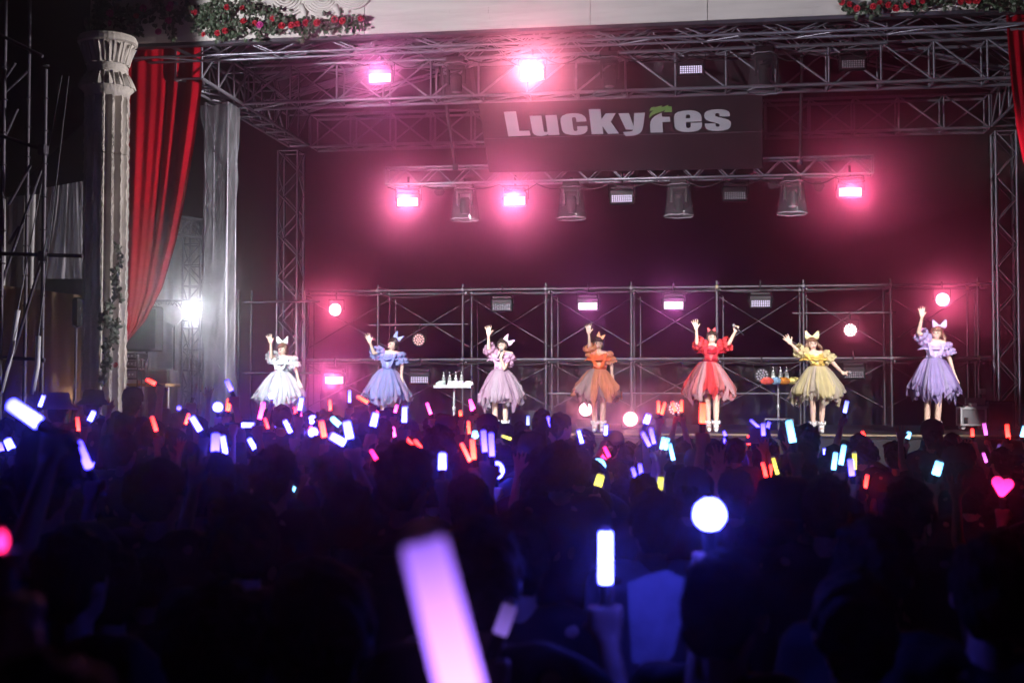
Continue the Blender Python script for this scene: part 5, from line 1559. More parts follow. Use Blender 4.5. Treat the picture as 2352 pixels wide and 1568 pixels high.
def proto(pose, kind, both=False):
    C, B, S = [], [], []
    B += [((0, 0.005, 1.59), (0.078, 0.095, 0.105), 14), ((0, 0.03, 1.54), (0.060, 0.07, 0.08), 12), ((0, 0.105, 1.56), (0.012, 0.016, 0.02), 8)]
    B += [((q * 0.08, 0, 1.57), (0.012, 0.022, 0.03), 8) for q in (-1, 1)]
    C += [((0, -0.01, 1.38), 0.055, (0, 0, 1.52), 0.052), ((-0.16, 0, 1.39), 0.055, (0.16, 0, 1.39), 0.055), ((-0.08, 0, 1.25), 0.11, (0.08, 0, 1.25), 0.11), ((-0.06, 0, 0.95), 0.11, (0.06, 0, 0.95), 0.11), ((0, 0, 1.25), 0.13, (0, 0, 0.95), 0.125)]
    S += [((-0.155, 0, 1.385), 0.068, (0.155, 0, 1.385), 0.068), ((-0.09, 0, 1.25), 0.125, (0.09, 0, 1.25), 0.125), ((-0.07, 0, 0.93), 0.125, (0.07, 0, 0.93), 0.125), ((0, 0, 1.28), 0.14, (0, 0, 0.93), 0.14), ((-0.1, 0, 1.3), 0.1, (-0.09, 0, 0.95), 0.115), ((0.1, 0, 1.3), 0.1, (0.09, 0, 0.95), 0.115)]
    T = []
    for q in (-1, 1):
        hp, kn, an = (q * 0.09, 0, 0.88), (q * 0.10, 0.02, 0.48), (q * 0.11, -0.01, 0.08)
        C += [(hp, 0.085, kn, 0.058), (kn, 0.056, an, 0.038), (an, 0.04, (q * 0.12, 0.13, 0.035), 0.034)]
        T += [(hp, 0.105, kn, 0.075), (kn, 0.074, an, 0.06)]
    T += [((-0.06, 0, 0.92), 0.118, (0.06, 0, 0.92), 0.118)]
    for q in (-1, 1):
        sh = (q * 0.175, 0, 1.385)
        J = POSES[pose] if (q == 1 or both) else None
        kd = kind
        if J is None:
            J = ((q * 0.235, 0.0, 1.10), (q * 0.25, 0.08, 0.86), (q * 0.25, 0.10, 0.70))
            kd = 'fist'
        else:
            J = tuple((q * a, b, c) for a, b, c in J)
        e, w, tp = J
        C += [(sh, 0.050, e, 0.040), (e, 0.039, w, 0.027)] + hand(w, tp, (-q, 0, 0.1), kd, 1.1)
        S.append((sh, 0.066, tuple(Vector(sh) * 0.45 + Vector(e) * 0.55), 0.066))
    nm = 'body'
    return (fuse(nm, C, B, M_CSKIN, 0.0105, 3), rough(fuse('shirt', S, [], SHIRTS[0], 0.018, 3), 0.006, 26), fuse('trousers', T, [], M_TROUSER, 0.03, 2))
PR = {('down', 'open'): proto('down', 'open')}
for ps in ('high', 'head', 'mid', 'low'):
    PR[ps, 'fist'] = proto(ps, 'fist')
PR['high', 'open'] = proto('high', 'open')
PR['both', 'open'] = proto('high', 'open', True)
def grip_of(ps):
    w, t = Vector(POSES[ps][1]), Vector(POSES[ps][2])
    return w + (t - w).normalized() * 0.085 + Vector((0, 0.015, 0))
HAIRS = {
 'short': (fuse('hair', [], [((0, -0.012, 1.625), (0.094, 0.106, 0.098), 16), ((0, -0.05, 1.57), (0.085, 0.06, 0.085), 12)], M_BHAIR, 0.011, 2), 'short dark hair'),
 'messy': (fuse('hair', [((0.05 * sin(k * 2.4), 0.05 * cos(k * 2.4) - 0.01, 1.675 - 0.002 * k), 0.034, (0.088 * sin(k * 2.4 + 0.5), 0.098 * cos(k * 2.4 + 0.5) - 0.012, 1.67 - 0.006 * k), 0.016) for k in range(20)], [((0, -0.012, 1.625), (0.096, 0.108, 0.098), 16), ((0, -0.05, 1.57), (0.088, 0.06, 0.09), 12)], M_BHAIR, 0.011, 1), 'messy dark hair'),
 'long': (fuse('hair', [((-0.05, -0.07, 1.6), 0.045, (-0.06, -0.09, 1.28), 0.03), ((0.05, -0.07, 1.6), 0.045, (0.06, -0.09, 1.28), 0.03), ((0, -0.08, 1.6), 0.05, (0, -0.1, 1.26), 0.035)], [((0, -0.012, 1.625), (0.094, 0.106, 0.098), 16)], M_BHAIR, 0.012, 3), 'long dark hair'),
}
for k_, (me_, _) in HAIRS.items():
    rough(me_, 0.0042 if k_ != 'messy' else 0.0065, 75)
capb = MB().lathe([(0.103, 1.60), (0.105, 1.66), (0.085, 1.72), (0.04, 1.745), (0.005, 1.75)], 20)
capb.add([(0.08 * cos(a) * s_, 0.06 + 0.15 * sin(a) * s_ + 0.02, 1.628 - 0.02 * s_) for s_ in (0.6, 1.0) for a in np.linspace(0.2, pi - 0.2, 9)], [(k, k + 1, k + 10, k + 9) for k in range(8)])
HAIRS['cap'] = (capb.mesh('cap', M_CAP, True), 'a dark cap')
bkt = MB().lathe([(0.175, 1.585), (0.165, 1.60), (0.112, 1.645), (0.100, 1.72), (0.085, 1.74), (0.01, 1.745)], 22)
HAIRS['bucket'] = (bkt.mesh('bucket_hat', M_CAP, True), 'a dark bucket hat')
bkt2 = MB().lathe([(0.175, 1.585), (0.165, 1.60), (0.112, 1.645), (0.100, 1.72), (0.085, 1.74), (0.01, 1.745)], 22)
HAIRS['palehat'] = (bkt2.mesh('bucket_hat', M_CAPL, True), 'a pale bucket hat')
HNAME = {'short': 'hair', 'messy': 'hair', 'long': 'hair', 'cap': 'cap', 'bucket': 'bucket_hat', 'palehat': 'bucket_hat'}

NSPEC = [0]
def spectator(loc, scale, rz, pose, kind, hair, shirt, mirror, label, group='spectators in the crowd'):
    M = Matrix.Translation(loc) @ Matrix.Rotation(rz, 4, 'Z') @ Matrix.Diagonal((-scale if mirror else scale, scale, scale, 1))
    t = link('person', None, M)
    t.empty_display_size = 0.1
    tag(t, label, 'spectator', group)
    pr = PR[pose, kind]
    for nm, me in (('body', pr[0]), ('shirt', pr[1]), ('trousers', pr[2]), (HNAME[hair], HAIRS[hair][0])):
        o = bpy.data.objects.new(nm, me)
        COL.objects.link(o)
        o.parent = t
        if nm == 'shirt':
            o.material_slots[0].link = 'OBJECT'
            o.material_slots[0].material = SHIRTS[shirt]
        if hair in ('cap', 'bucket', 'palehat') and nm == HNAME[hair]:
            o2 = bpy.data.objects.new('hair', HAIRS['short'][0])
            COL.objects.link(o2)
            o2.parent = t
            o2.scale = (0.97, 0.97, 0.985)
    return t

# ------------------------------------------------------------------ penlights and hand lights read off the photograph
def crop(x0, y0, s, L):
    return [dict(x=(x0 + a[0] / s) * K, y=(y0 + a[1] / s) * K, L=a[2] / s * K, W=a[3] / s * K, ang=a[4], c=a[5], k=a[6] if len(a) > 6 else 'stick', d=a[7] if len(a) > 7 else None) for a in L]
ST = crop(0, 900, 3.136, [
 (195, 345, 310, 100, -60, 'w'), (320, 245, 90, 30, 20, 'w'), (703, 362, 82, 40, 22, 'w'), (597, 425, 105, 27, -10, 'r'), (1180, 420, 115, 30, -15, 'r'), (640, 660, 225, 62, -22, 'l'),
 (703, 735, 55, 34, 20, 'l'), (72, 578, 85, 60, -30, 'w'), (8, 600, 70, 34, -25, 'l'), (1160, 100, 85, 30, -65, 'r'), (980, 165, 62, 24, -20, 'g'), (1490, 165, 110, 26, 15, 'g'),
 (1755, 130, 90, 35, -25, 'l'), (1668, 292, 40, 40, 0, 'w', 'ball'), (1750, 275, 92, 34, 8, 'o'), (1370, 300, 18, 18, 0, 'l', 'ball'), (2003, 322, 130, 32, 12, 'p'), (2080, 205, 30, 30, 0, 'w', 'ball'),
 (1500, 420, 125, 45, -30, 'w'), (1900, 430, 95, 40, 90, 'w'), (2130, 418, 62, 32, 15, 'w'), (1730, 405, 50, 20, 0, 'w'), (1650, 565, 138, 66, 0, 'l'), (1715, 580, 140, 42, -8, 'w'), (1470, 553, 78, 29, 0, 'r'),
 (1515, 572, 20, 20, 0, 'p', 'ball'), (1218, 625, 62, 44, 20, 'l'), (1930, 575, 95, 40, -32, 'w'), (2018, 612, 20, 20, 0, 'r', 'ring'), (1975, 645, 22, 22, 0, 'r', 'ring'), (12, 1312, 42, 78, 0, 'h', 'ball', 1.5)])
ST += crop(600, 900, 3.136, [
 (420, 270, 98, 32, 8, 'w'), (382, 325, 68, 26, -10, 'r'), (645, 280, 76, 24, -5, 'o'), (795, 212, 90, 24, 0, 'b'), (895, 235, 95, 26, -60, 'o'), (980, 320, 80, 26, -58, 'o'), (1150, 305, 60, 24, 15, 'p'),
 (985, 390, 105, 52, 12, 'w'), (1215, 352, 120, 40, 0, 'w'), (1733, 280, 62, 30, -22, 'p'), (1643, 340, 42, 24, -8, 'o'), (245, 418, 58, 32, 12, 'w'), (320, 440, 105, 36, -25, 'w'),
 (515, 390, 38, 38, 0, 'w', 'ball'), (515, 485, 40, 40, 0, 'w', 'ball'), (565, 380, 72, 24, -5, 'o'), (590, 460, 125, 42, -10, 'o'), (690, 405, 90, 44, -50, 'c'), (785, 470, 135, 62, -12, 'w'), (705, 540, 125, 62, -60, 'w'),
 (1470, 485, 102, 32, 3, 'w'), (1708, 450, 98, 24, -5, 'o'), (1755, 503, 33, 33, 0, 'c', 'ball'), (1245, 552, 88, 33, -40, 'r'), (1318, 578, 85, 33, -38, 'r'), (1435, 605, 98, 26, 5, 'o'), (990, 675, 125, 36, -33, 'h'),
 (1640, 565, 72, 28, 8, 'p'), (1685, 640, 155, 30, -27, 'o'), (1740, 615, 152, 40, -5, 'o'), (1825, 555, 165, 42, -5, 'l'), (1882, 580, 175, 42, -3, 'l'), (1995, 525, 78, 24, -70, 'y'),
 (1505, 710, 130, 62, 0, 'w'), (1738, 815, 30, 30, 0, 'l', 'ball'), (1920, 775, 62, 70, 0, 'w', 'ball'), (1875, 865, 22, 22, 0, 'l', 'ball'), (2005, 760, 30, 26, 0, 'r', 'ball'), (2160, 395, 70, 24, 0, 'b'),
 (405, 802, 46, 32, 10, 'h'), (360, 920, 70, 40, 20, 'c')])
ST += crop(1200, 900, 3.136, [
 (1278, 295, 92, 24, 2, 'o'), (1315, 305, 92, 24, 17, 'o'), (1455, 285, 88, 22, 3, 'o'), (1395, 290, 78, 24, -20, 'o'), (1617, 340, 150, 50, 2, 'o'), (1192, 385, 72, 46, 20, 'w'), (680, 520, 102, 30, -15, 'w'), (876, 468, 78, 30, 3, 'w'),
 (948, 588, 88, 26, -18, 'l'), (972, 573, 62, 24, -15, 'l'), (462, 635, 72, 36, -28, 'w'), (1183, 540, 118, 32, -28, 'l'), (1232, 515, 120, 31, -12, 'l'), (1310, 570, 92, 32, 12, 'c'), (1340, 575, 92, 32, 15, 'c'), (1378, 635, 128, 30, -12, 'c'),
 (882, 635, 86, 30, -25, 'h'), (845, 668, 82, 30, -35, 'h'), (1275, 765, 50, 50, 0, 'p', 'heart'), (1845, 800, 45, 45, 0, 'h', 'heart'), (1775, 845, 44, 60, 0, 'l', 'ring'), (820, 740, 56, 56, 0, 'c', 'ball'), (825, 855, 90, 62, 18, 'y'),
 (1100, 820, 128, 31, -18, 'l'), (1145, 792, 128, 31, -7, 'l'), (1218, 872, 24, 24, 0, 'l', 'ball'), (1172, 925, 62, 44, 0, 'l'), (1288, 905, 158, 48, 7, 'y'), (2020, 425, 102, 22, -48, 'l'), (2080, 465, 92, 31, -3, 'l'), (2115, 450, 92, 26, 12, 'l'),
 (1970, 545, 72, 24, 3, 'r'), (1785, 495, 38, 22, -20, 'l'), (1787, 548, 38, 22, -8, 'l'), (1878, 725, 44, 22, -25, 'c'), (2090, 775, 118, 29, -13, 'r'), (2140, 785, 104, 29, 0, 'r'), (2172, 742, 132, 29, -17, 'y'), (2078, 925, 84, 34, -8, 'l'),
 (1670, 1113, 125, 125, 0, 'k', 'ball', 3.0)])
ST += crop(1800, 900, 3.136, [
 (832, 290, 92, 30, 10, 'b'), (410, 480, 170, 52, -8, 'c'), (1310, 510, 54, 34, 20, 'c'), (670, 632, 44, 27, -5, 'w'), (745, 705, 130, 37, 8, 'c'), (805, 660, 155, 37, 14, 'c'), (870, 635, 92, 27, -2, 'r'), (897, 705, 124, 34, -2, 'y'), (872, 755, 124, 44, -6, 'l'),
 (988, 860, 98, 30, 8, 'r'), (1105, 830, 62, 42, 0, 'h'), (1160, 830, 62, 24, -5, 'l'), (1190, 832, 62, 26, 10, 'l'), (1228, 835, 92, 27, 2, 'd'), (1425, 820, 66, 26, 8, 'h'), (1535, 760, 105, 62, 15, 'c'), (1800, 487, 58, 24, -5, 'r'), (1897, 460, 92, 27, -12, 'm'),
 (2068, 475, 98, 30, 0, 'r'), (2080, 525, 48, 22, 4, 'r'), (2187, 480, 84, 27, 15, 'c'), (2005, 605, 50, 34, 20, 'd'), (2115, 770, 36, 30, 0, 'h', 'heart'), (2030, 905, 92, 92, 0, 'h', 'heart'), (1312, 1120, 48, 85, 0, 'h', 'ring'), (1245, 600, 54, 27, 15, 'd')])
ST += crop(1250, 1200, 1.8816, [(430, 300, 235, 62, 0, 'k', 'stick', 3.1)])
ST += crop(0, 1200, 1.8816, [(2035, 580, 720, 208, -14.5, 'v', 'stick', 0.95), (2320, 585, 140, 70, 20, 'd', 'stick', 2.6)])
ST += [dict(x=x, y=y, L=22 + (x % 7), W=7.2, ang=(x * 13) % 50 - 25, c=c_, k='stick', d=None) for x, y, c_ in ((612, 972, 'r'), (690, 958, 'p'), (716, 990, 'o'), (905, 992, 'p'), (985, 938, 'p'), (1032, 1022, 'h'), (1082, 930, 'p'), (430, 962, 'o'), (352, 1004, 'w'), (545, 1012, 'l'), (1105, 985, 'c'), (1262, 968, 'l'), (1402, 1046, 'r'), (1612, 1040, 'w'), (1702, 1048, 'l'), (1985, 1002, 'r'), (2065, 1062, 'l'), (2142, 1040, 'p'), (2262, 1050, 'm'), (2318, 1072, 'l'))]
ECOL = {'w': ('white', (0.050, 0.050, 1.0), 30.0), 'l': ('lavender', (0.044, 0.030, 1.0), 17.0), 'r': ('red', (1.0, 0.02, 0.015), 14.0), 'o': ('orange-red', (1.0, 0.036, 0.018), 14.0), 'p': ('pink', (1.0, 0.05, 0.40), 11.0), 'h': ('hot pink', (1.0, 0.018, 0.16), 6.0),
        'y': ('yellow', (0.95, 0.85, 0.12), 2.0), 'c': ('cyan-white', (0.16, 0.50, 1.0), 6.0), 'b': ('blue', (0.13, 0.15, 1.0), 7.0), 'm': ('magenta', (0.95, 0.15, 0.9), 2.6), 'k': ('brilliant white', (0.055, 0.062, 1.0), 56.0), 'v': ('violet', (0.44, 0.19, 1.2), 1.0), 'd': ('dim violet', (0.22, 0.12, 0.6), 0.7), 'g': ('unlit grey', (0.1, 0.1, 0.12), 0.15)}
EM = {k: emis('glow ' + v[0], v[1], v[2], (0.3, 0.3, 0.32), (1.6, 0.62) if k not in 'vk' else ((4.6, 0.85) if k == 'v' else (1.2, 0.8))) for k, v in ECOL.items()}
M_GRIP = mat('penlight grip', (0.03, 0.03, 0.034), 0.4)
M_GRIPW = mat('pale penlight cap', (0.5, 0.5, 0.55), 0.4)
MARK = [(0, 190, 'the far left scaffold'), (190, 310, 'the cream column'), (310, 455, 'the red curtain'), (455, 585, 'the wrapped tower'), (585, 725, 'the white-dressed performer'), (725, 820, 'the low lit strobe'), (820, 960, 'the blue-dressed performer'), (960, 1100, 'the left drinks stand'),
        (1100, 1225, 'the pink-dressed performer'), (1225, 1310, 'the black stage monitors'), (1310, 1430, 'the orange-dressed performer'), (1430, 1560, 'the lit floor par light'), (1560, 1700, 'the red-dressed performer'), (1700, 1825, 'the right drinks stand'), (1825, 1945, 'the yellow-dressed performer'),
        (1945, 2085, 'the lit par light'), (2085, 2205, 'the purple-dressed performer'), (2205, 2400, 'the flight cases')]
KN = {'stick': 'penlight', 'ball': 'round ball light', 'heart': 'puffy heart-shaped light', 'ring': 'ring-shaped light'}
KO = {'stick': 'penlight', 'ball': 'ball_light', 'heart': 'heart_light', 'ring': 'ring_light'}
ORD = ['second', 'third', 'fourth', 'fifth', 'sixth', 'seventh', 'eighth', 'ninth', 'tenth', 'eleventh', 'twelfth']
for s_ in ST:
    s_['mk'] = next((m for a, b, m in MARK if a <= s_['x'] < b), MARK[-1][2])
    if s_['d'] is None:
        if s_['k'] == 'stick':
            d = sqrt((3000 * 0.13 / s_['L']) * (3000 * 0.030 / s_['W']))
        else:
            d = 3000 * 0.055 / s_['L'] if s_['k'] == 'ball' else 3000 * 0.065 / s_['L']
        s_['d'] = min(max(d, 2.0), 12.5 if s_['x'] > 1250 else 16.0)
grp = {}
for s_ in ST:
    grp.setdefault((s_['mk'], s_['c'], s_['k']), []).append(s_)
for (mk, c_, k_), L in grp.items():
    L.sort(key=lambda q: q['y'])
    nm = '%s %s' % (ECOL[c_][0], KN[k_])
    pos = 'in the crowd below ' + mk
    for i, q in enumerate(L):
        if len(L) == 1:
            q['label'] = '%s held up %s' % (nm, pos)
        elif len(L) == 2:
            q['label'] = '%s %s %s' % (('upper', 'lower')[i], nm, pos)
        else:
            q['label'] = '%s of the %ss %s' % ('topmost' if i == 0 else ('lowest' if i == len(L) - 1 else ORD[i - 1] + ' from top'), nm, pos)

def make_light(s_):
    d = s_['d']
    c = PD(s_['x'], s_['y'], d)
    right = ROT @ Vector((1, 0, 0))
    upv = ROT @ Vector((0, 1, 0))
    fwd = ROT @ Vector((0, 0, -1))
    a = radians(s_['ang'])
    rg = random.Random(int(s_['x'] * 7 + s_['y']))
    ax = (upv * cos(a) + right * sin(a) + fwd * rg.uniform(-0.15, 0.3)).normalized()
    Lm, Rm = s_['L'] * d / F, s_['W'] * d / F / 2
    name = KO[s_['k']]
    if s_['k'] == 'stick':
        base = c - ax * Lm / 2
        t = thing(name, s_['label'], 'penlight', base - ax * 0.1, 'glowing penlights in the crowd')
        q = ax.to_track_quat('Z', 'Y').to_matrix().to_4x4()
        M = Matrix.Translation(base) @ q
        part('tube', MB().lathe([(Rm * 0.95, 0), (Rm, 0.004), (Rm, Lm * 0.97), (Rm * 0.86, Lm)], 14).mesh('tube', EM[s_['c']]), t, M)
        part('end_cap', MB().lathe([(Rm * 0.8, Lm + 0.0005), (Rm * 0.8, Lm + 0.008), (Rm * 0.5, Lm + 0.012)], 12).mesh('end_cap', M_GRIPW), t, M)
        gr = min(Rm, 0.018)
        part('grip', MB().lathe([(gr * 0.9, -0.13), (gr, -0.12), (gr, -0.01), (min(Rm * 1.05, 0.024), -0.001)], 12).mesh('grip', M_GRIP), t, M)
        grip = base - ax * 0.06
    else:
        t = thing(name, s_['label'], 'hand light', c - upv * (Rm + 0.1), 'glowing hand lights in the crowd')
        r = Lm if s_['k'] != 'ring' else Lm
        M = Matrix.Translation(c)
        if s_['k'] == 'ball':
            bm_ = MB().ball((0, 0, 0), (s_['L'] * d / F, s_['L'] * d / F, s_['W'] * d / F), 20)
            bm_.v = [tuple(Vector(v) * (1 + 0.02 * sin(9 * v[0] / Lm + 5 * v[2] / Lm))) for v in bm_.v]
            part('globe', bm_.mesh('globe', EM[s_['c']], True), t, M)
        elif s_['k'] == 'heart':
            hm_ = fuse('heart_globe', [((-0.42 * r, 0, 0.36 * r), 0.50 * r, (-0.04 * r, 0, -0.55 * r), 0.26 * r), ((0.42 * r, 0, 0.30 * r), 0.48 * r, (0.04 * r, 0, -0.55 * r), 0.26 * r)], [], EM[s_['c']], r * 0.09, 4)
            part('heart_globe', hm_, t, M @ Matrix.Rotation(rg.uniform(-0.35, 0.35), 4, 'Y'))
        else:
            pts = [(r * 0.75 * cos(q), 0, (s_['W'] * d / F) * 0.8 * sin(q)) for q in np.linspace(0, 2 * pi, 19)]
            part('glow_ring', MB().tube(pts, r * 0.28, 8, False).mesh('glow_ring', EM[s_['c']], True), t, M)
        Wz = s_['W'] * d / F
        part('grip', MB().lathe([(0.014, -Wz - 0.13), (0.016, -Wz - 0.02), (0.022, -Wz * 0.92)], 12).mesh('grip', M_GRIP), t, M)
        grip = c - upv * (Wz + 0.06)
    return grip

def proj(p):
    q = ROT.transposed() @ (Vector(p) - CAM)
    return 1176 + q.x / -q.z * F, 784 - q.y / -q.z * F, -q.z
def blocks(head, d, sc):
    """how many farther lights a body standing here would hide"""
    x, y, dd = proj(head)
    n_ = 0
    for o in ST:
        if o['d'] > dd + 0.1:
            dx = abs(o['x'] - x)
            if dx < 0.13 * F / dd and o['y'] > y - 0.02 * F / dd:
                n_ += 1
            elif dx < 0.26 * F / dd and o['y'] > y + 0.26 * F / dd:
                n_ += 1
    return n_
crg = random.Random(21)
PLACED = []
for s_ in sorted(ST, key=lambda q: q['d']):
    grip = make_light(s_)
    if s_['c'] == 'g' and False:
        continue
    best = None
    for ps in ('high', 'head', 'mid', 'low'):
        g = grip_of(ps)
        sc_ = grip.z / g.z
        scc = min(max(sc_, 0.90), 1.08)
        for mir in (False, True):
            for rz in (-0.9, -0.5, -0.2, 0.1, 0.4, 0.8, 1.2):
                Mx = Matrix.Rotation(rz, 3, 'Z')
                gl = Mx @ Vector(((-g.x if mir else g.x) * scc, g.y * scc, g.z * scc))
                loc = Vector((grip.x - gl.x, grip.y - gl.y, grip.z - gl.z))
                head = loc + Vector((0, 0, 1.72 * scc))
                hd_ = proj(head)
                cost = abs(loc.z) * 12 + abs(scc - 1) * 2 + blocks(head, s_['d'], scc) * 1.2 + crg.random() * 0.2 + abs(rz) * 0.3
                for q in PLACED:
                    dd = (q - loc)
                    dd.z = 0
                    if dd.length < 0.34:
                        cost += (0.34 - dd.length) * 14
                if hd_[0] > 1290:                  # the front rows stand low here: shoes and cases on stage stay in view
                    cost += max(0.0, 990 - hd_[1]) * 0.06
                if s_['d'] < 3.5 and hd_[1] < 1100:
                    cost += 5
                if best is None or cost < best[0]:
                    best = (cost, ps, scc, mir, rz, loc)
    _, ps, scc, mir, rz, loc = best
    PLACED.append(loc.copy())
    hr = crg.choice(['short', 'short', 'messy', 'messy', 'long', 'cap', 'bucket'])
    spectator(loc, scc, rz, ps, 'fist', hr, crg.choice([0, 0, 0, 1, 1, 2, 3, 4, 6]), mir, 'spectator holding the ' + s_['label'].replace(' held up', '').replace('in the crowd ', ''))

# ------------------------------------------------------------------ further spectators read off the photograph: head centre x, head top y, half width
FR = [(250, 1243, 84, 'short', 0, 'largest dark head at the lower left'), (335, 1262, 62, 'short', 0, 'head just right of the largest head at lower left'), (933, 1016, 60, 'messy', 0, 'big round dark head below the blue-dressed performer'), (633, 1022, 52, 'messy', 3, 'round dark head below the white-dressed performer'),
      (648, 928, 22, 'short', 2, 'head overlapping the hem of the white dress'), (500, 1036, 46, 'long', 0, 'dark long-haired head below the wrapped tower'), (372, 1050, 60, 'short', 0, 'large dark head below the red curtain'), (112, 1004, 66, 'cap', 2, 'capped head beside the biggest white penlight'),
      (1285, 1012, 46, 'messy', 0, 'head in the dark gap between pink and orange dresses'), (1478, 1086, 42, 'short', 1, 'head left of the yellow penlight'), (1665, 1262, 105, 'short', 0, 'very large dark head and shoulders right of the white penlight'), (1900, 1085, 62, 'short', 0, 'large dark head below the yellow-dressed performer'),
      (2090, 1098, 58, 'messy', 0, 'large dark head below the purple-dressed performer'), (1500, 1120, 64, 'short', 5, 'spectator whose white shirt is lit blue by the tall penlight'), (1120, 955, 24, 'cap', 0, 'capped head in front of the pink skirt'), (305, 893, 21, 'cap', 1, 'capped head below the foot of the column'),
      (215, 898, 20, 'bucket', 0, 'bucket-hatted head by the dark lamp stand'), (135, 905, 22, 'palehat', 1, 'pale-hatted head below the tan tarpaulin'), (355, 962, 26, 'short', 0, 'head in front of the black box loudspeaker'), (455, 955, 24, 'messy', 2, 'head left of the wrapped tower foot'),
      (520, 945, 20, 'short', 0, 'head at the foot of the wrapped tower'), (565, 985, 27, 'cap', 3, 'capped head right of the wrapped tower foot'), (745, 940, 22, 'messy', 0, 'head below the low lit strobe'), (880, 960, 24, 'short', 0, 'head below the hem of the blue dress'), (1010, 975, 36, 'messy', 0, 'dark head below the left drinks stand'),
      (1205, 990, 30, 'short', 0, 'head right of the pink hem'), (1570, 1000, 24, 'messy', 1, 'head left of the legs of the red-dressed performer'), (1690, 1005, 26, 'short', 3, 'head right of the shoes of the red-dressed performer'), (1745, 985, 24, 'palehat', 3, 'pale-hatted head below the right drinks stand'), (1845, 1000, 27, 'cap', 3, 'capped head below the hem of the yellow dress'),
      (1980, 1010, 25, 'messy', 0, 'head in the gap between yellow and purple dresses'), (2060, 1020, 26, 'short', 0, 'head left of the shoes of the purple-dressed performer'), (2170, 1012, 26, 'messy', 0, 'head right of the shoes of the purple-dressed performer'), (2300, 1025, 30, 'short', 2, 'head below the tall black flight case'),
      (2230, 1085, 40, 'cap', 0, 'capped head below the small grey flight case'), (60, 1060, 52, 'short', 0, 'dark head at the left edge below the white penlights'), (800, 1100, 66, 'short', 0, 'shadowed head below the low lit strobe, lower row'), (1075, 1085, 56, 'long', 0, 'long-haired head below the left drinks stand, lower row'),
      (560, 1130, 80, 'messy', 0, 'large shadowed head in the lower left of the crowd'), (1190, 1165, 84, 'short', 0, 'large shadowed head left of the tall white penlight'), (2010, 1185, 95, 'messy', 0, 'large shadowed head right of the big ball light'), (2270, 1225, 100, 'short', 0, 'large shadowed head in the lower right corner'), (1800, 1105, 60, 'bucket', 0, 'bucket-hatted shadow right of the big ball light'),
      (760, 1290, 118, 'short', 0, 'very large black head at bottom left of the violet penlight'), (500, 1330, 125, 'messy', 0, 'very large black head at the bottom between left corner and violet penlight')]
for x, yt, hw, hr, sh, lab in FR:
    d = 0.100 * F / hw
    top = PD(x, yt, d)
    sc_ = min(max(top.z / 1.725, 0.86), 1.12)
    loc = Vector((top.x, top.y, top.z - 1.725 * sc_))
    PLACED.append(loc)
    hw_ = HAIRS[hr][1]
    spectator(loc, sc_, crg.uniform(-0.5, 0.5), 'down', 'open', hr, sh, crg.random() < 0.5, lab)
# spectators with bare raised hands: fingertip x, y, distance
HR = [(485, 872, 16.0, 'open hand raised in front of the wrapped tower'), (252, 898, 15.0, 'hand raised beside the column foot'), (180, 905, 15.5, 'hand raised below the tan tarpaulin'), (598, 912, 14.5, 'hand raised in front of the white skirt'), (90, 880, 14.5, 'hand raised beside the white wire sleeves'),
      (2068, 958, 11.5, 'hand raised in the gap between yellow and purple dresses'), (1762, 985, 11.0, 'hand raised below the right drinks stand'), (1822, 978, 12.0, 'hand raised left of the yellow skirt hem'), (2200, 985, 11.0, 'hand raised right of the shoes of the purple-dressed performer'), (1245, 1010, 10.5, 'hand raised right of the pink skirt'), (1510, 1010, 10.0, 'hand raised below the gap between orange and red dresses'),
      (1660, 1000, 9.5, 'hand raised right of the large orange-red penlight'), (415, 985, 11.0, 'hand raised below the floodlight'), (905, 945, 15.0, 'hand raised right of the blue hem'),
      (440, 1000, 5.2, 'hand on a near dark arm raised below the red curtain'), (610, 1006, 7.0, 'hand raised low below the white-dressed performer'), (1180, 1012, 8.5, 'hand raised low below the pink-dressed performer'), (1640, 1022, 7.5, 'hand raised low below the red-dressed performer'), (1822, 1050, 6.5, 'hand raised low below the yellow-dressed performer'), (2190, 1058, 7.0, 'hand raised low below the purple-dressed performer')]
for x, y, d, lab in HR:
    tip = PD(x, y, d)
    sc_ = min(max(tip.z / 2.10, 0.86), 1.08)
    mir = crg.random() < 0.5
    loc = Vector((tip.x - (-0.24 if mir else 0.24) * sc_, tip.y - 0.24 * sc_, tip.z - 2.10 * sc_))
    loc.z = max(min(loc.z, 0.12), -0.25)
    PLACED.append(loc)
    spectator(loc, sc_, crg.uniform(-0.2, 0.2), 'high', 'open', crg.choice(['short', 'messy', 'long', 'cap']), crg.choice([0, 1, 2]), mir, 'spectator with an open ' + lab)
tw = thing('white_towel', 'pale towel held up and lit blue beside the brilliant white penlight', 'towel', PD(1520, 1500, 3.45))
V = []
TP = [(1440, 1338), (1478, 1322), (1530, 1308), (1582, 1332)]
BT = [(1452, 1520), (1490, 1530), (1525, 1525), (1550, 1500)]
for j in range(15):
    for i in range(22):
        u, w_ = i / 21, j / 14
        x = np.interp(u, [0, 0.35, 0.7, 1], [p[0] for p in TP]) * (1 - w_) + np.interp(u, [0, 0.35, 0.7, 1], [p[0] for p in BT]) * w_
        y = np.interp(u, [0, 0.35, 0.7, 1], [p[1] for p in TP]) * (1 - w_) + np.interp(u, [0, 0.35, 0.7, 1], [p[1] for p in BT]) * w_
        V.append(PD(x, y, 3.45 + 0.009 * sin(4 * u + 2 * w_) + 0.003 * sin(13 * u + 5 * w_)))
q = [(j * 22 + i, j * 22 + i + 1, (j + 1) * 22 + i + 1, (j + 1) * 22 + i) for j in range(14) for i in range(21)]
b_ = MB().add(V, q)
b_.add([p + Vector((0, 0.006, 0)) for p in V], [k[::-1] for k in q])
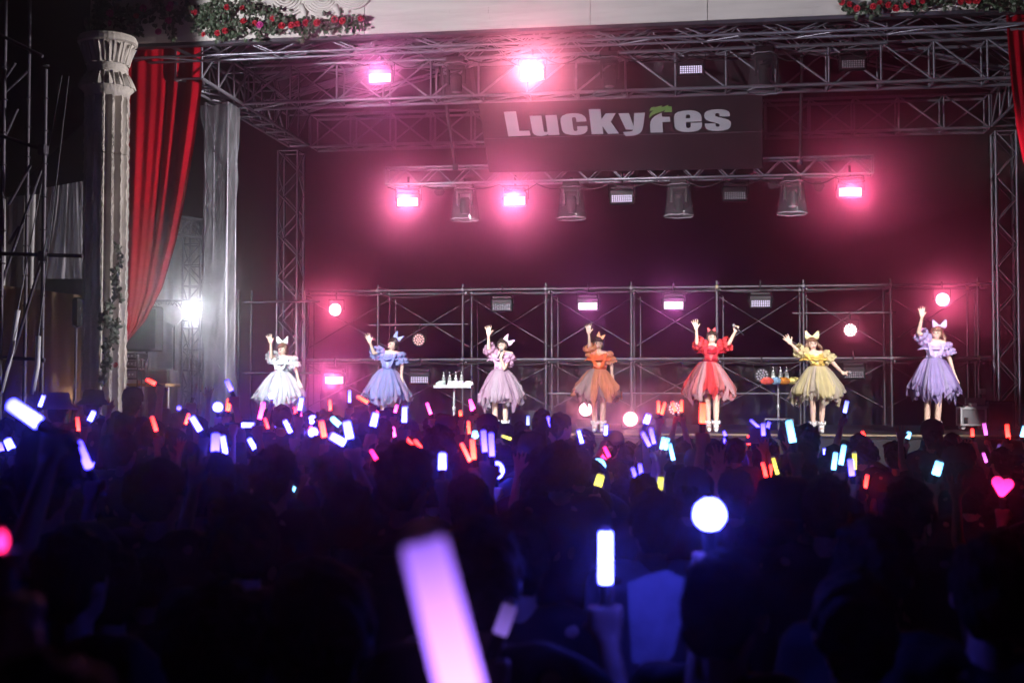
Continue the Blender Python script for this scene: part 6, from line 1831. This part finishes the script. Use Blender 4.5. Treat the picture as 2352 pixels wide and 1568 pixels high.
part('cloth', b_.mesh('cloth', mat('white towelling', (0.62, 0.62, 0.64), 0.9, 0, 0.1, 20, 0.4, 120), True), tw)
# fill the gaps further back
fill = {}
tries = 0
rows = 0
while tries < 900 and rows < 46:
    tries += 1
    x = crg.uniform(-20, 2370)
    d = crg.uniform(6.5, 17.5 if x < 1200 else 12.0)
    sc_ = crg.uniform(0.93, 1.05)
    g = PD(x, 900, d)
    loc = Vector((g.x, g.y, 0.0))
    if min((Vector((q.x, q.y, 0)) - loc).length for q in PLACED) < 0.42:
        continue
    if blocks(loc + Vector((0, 0, 1.74 * sc_)), d, sc_) > 0:
        continue
    if x > 1290 and proj(loc + Vector((0, 0, 1.74 * sc_)))[1] < 988:
        continue
    mk = next((m for a, b, m in MARK if a <= x < b), MARK[0][2] if x < 0 else MARK[-1][2])
    if len(fill.get(mk, [])) >= 6:
        continue
    PLACED.append(loc)
    fill.setdefault(mk, []).append((d, x, sc_, loc))
    rows += 1
for mk, L in fill.items():
    L.sort(key=lambda q: -q[0])
    for i, (d, x, sc_, loc) in enumerate(L):
        od = 'only' if len(L) == 1 else ('farthest' if i == 0 else ('nearest' if i == len(L) - 1 else ORD[i - 1] + ' farthest'))
        hr = crg.choice(['short', 'messy', 'short', 'long', 'cap', 'bucket'])
        spectator(loc, sc_, crg.uniform(-0.5, 0.5), 'down', 'open', hr, crg.choice([0, 0, 1, 2, 3, 6]), crg.random() < 0.5, '%s empty-handed spectator below %s, %s' % (od, mk, HAIRS[hr][1]))

# ------------------------------------------------------------------ stage haze
hz = MB().box((0.0, 22.0, 4.6), (82.0, 78.0, 11.4)).mesh('haze', None)
hm = bpy.data.materials.new('stage haze')
hm.use_nodes = True
nt = hm.node_tree
nt.nodes.remove(nt.nodes['Principled BSDF'])
pv = nt.nodes.new('ShaderNodeVolumePrincipled')
pv.inputs['Color'].default_value = (0.95, 0.93, 0.96, 1)
pv.inputs['Density'].default_value = 0.0115
pv.inputs['Anisotropy'].default_value = 0.963
nt.links.new(pv.outputs[0], nt.nodes['Material Output'].inputs['Volume'])
hm.cycles.volume_sampling = 'DISTANCE'
hm.cycles.homogeneous_volume = True
hz.materials.append(hm)
ho = link('haze', hz)
ho['kind'] = 'stuff'
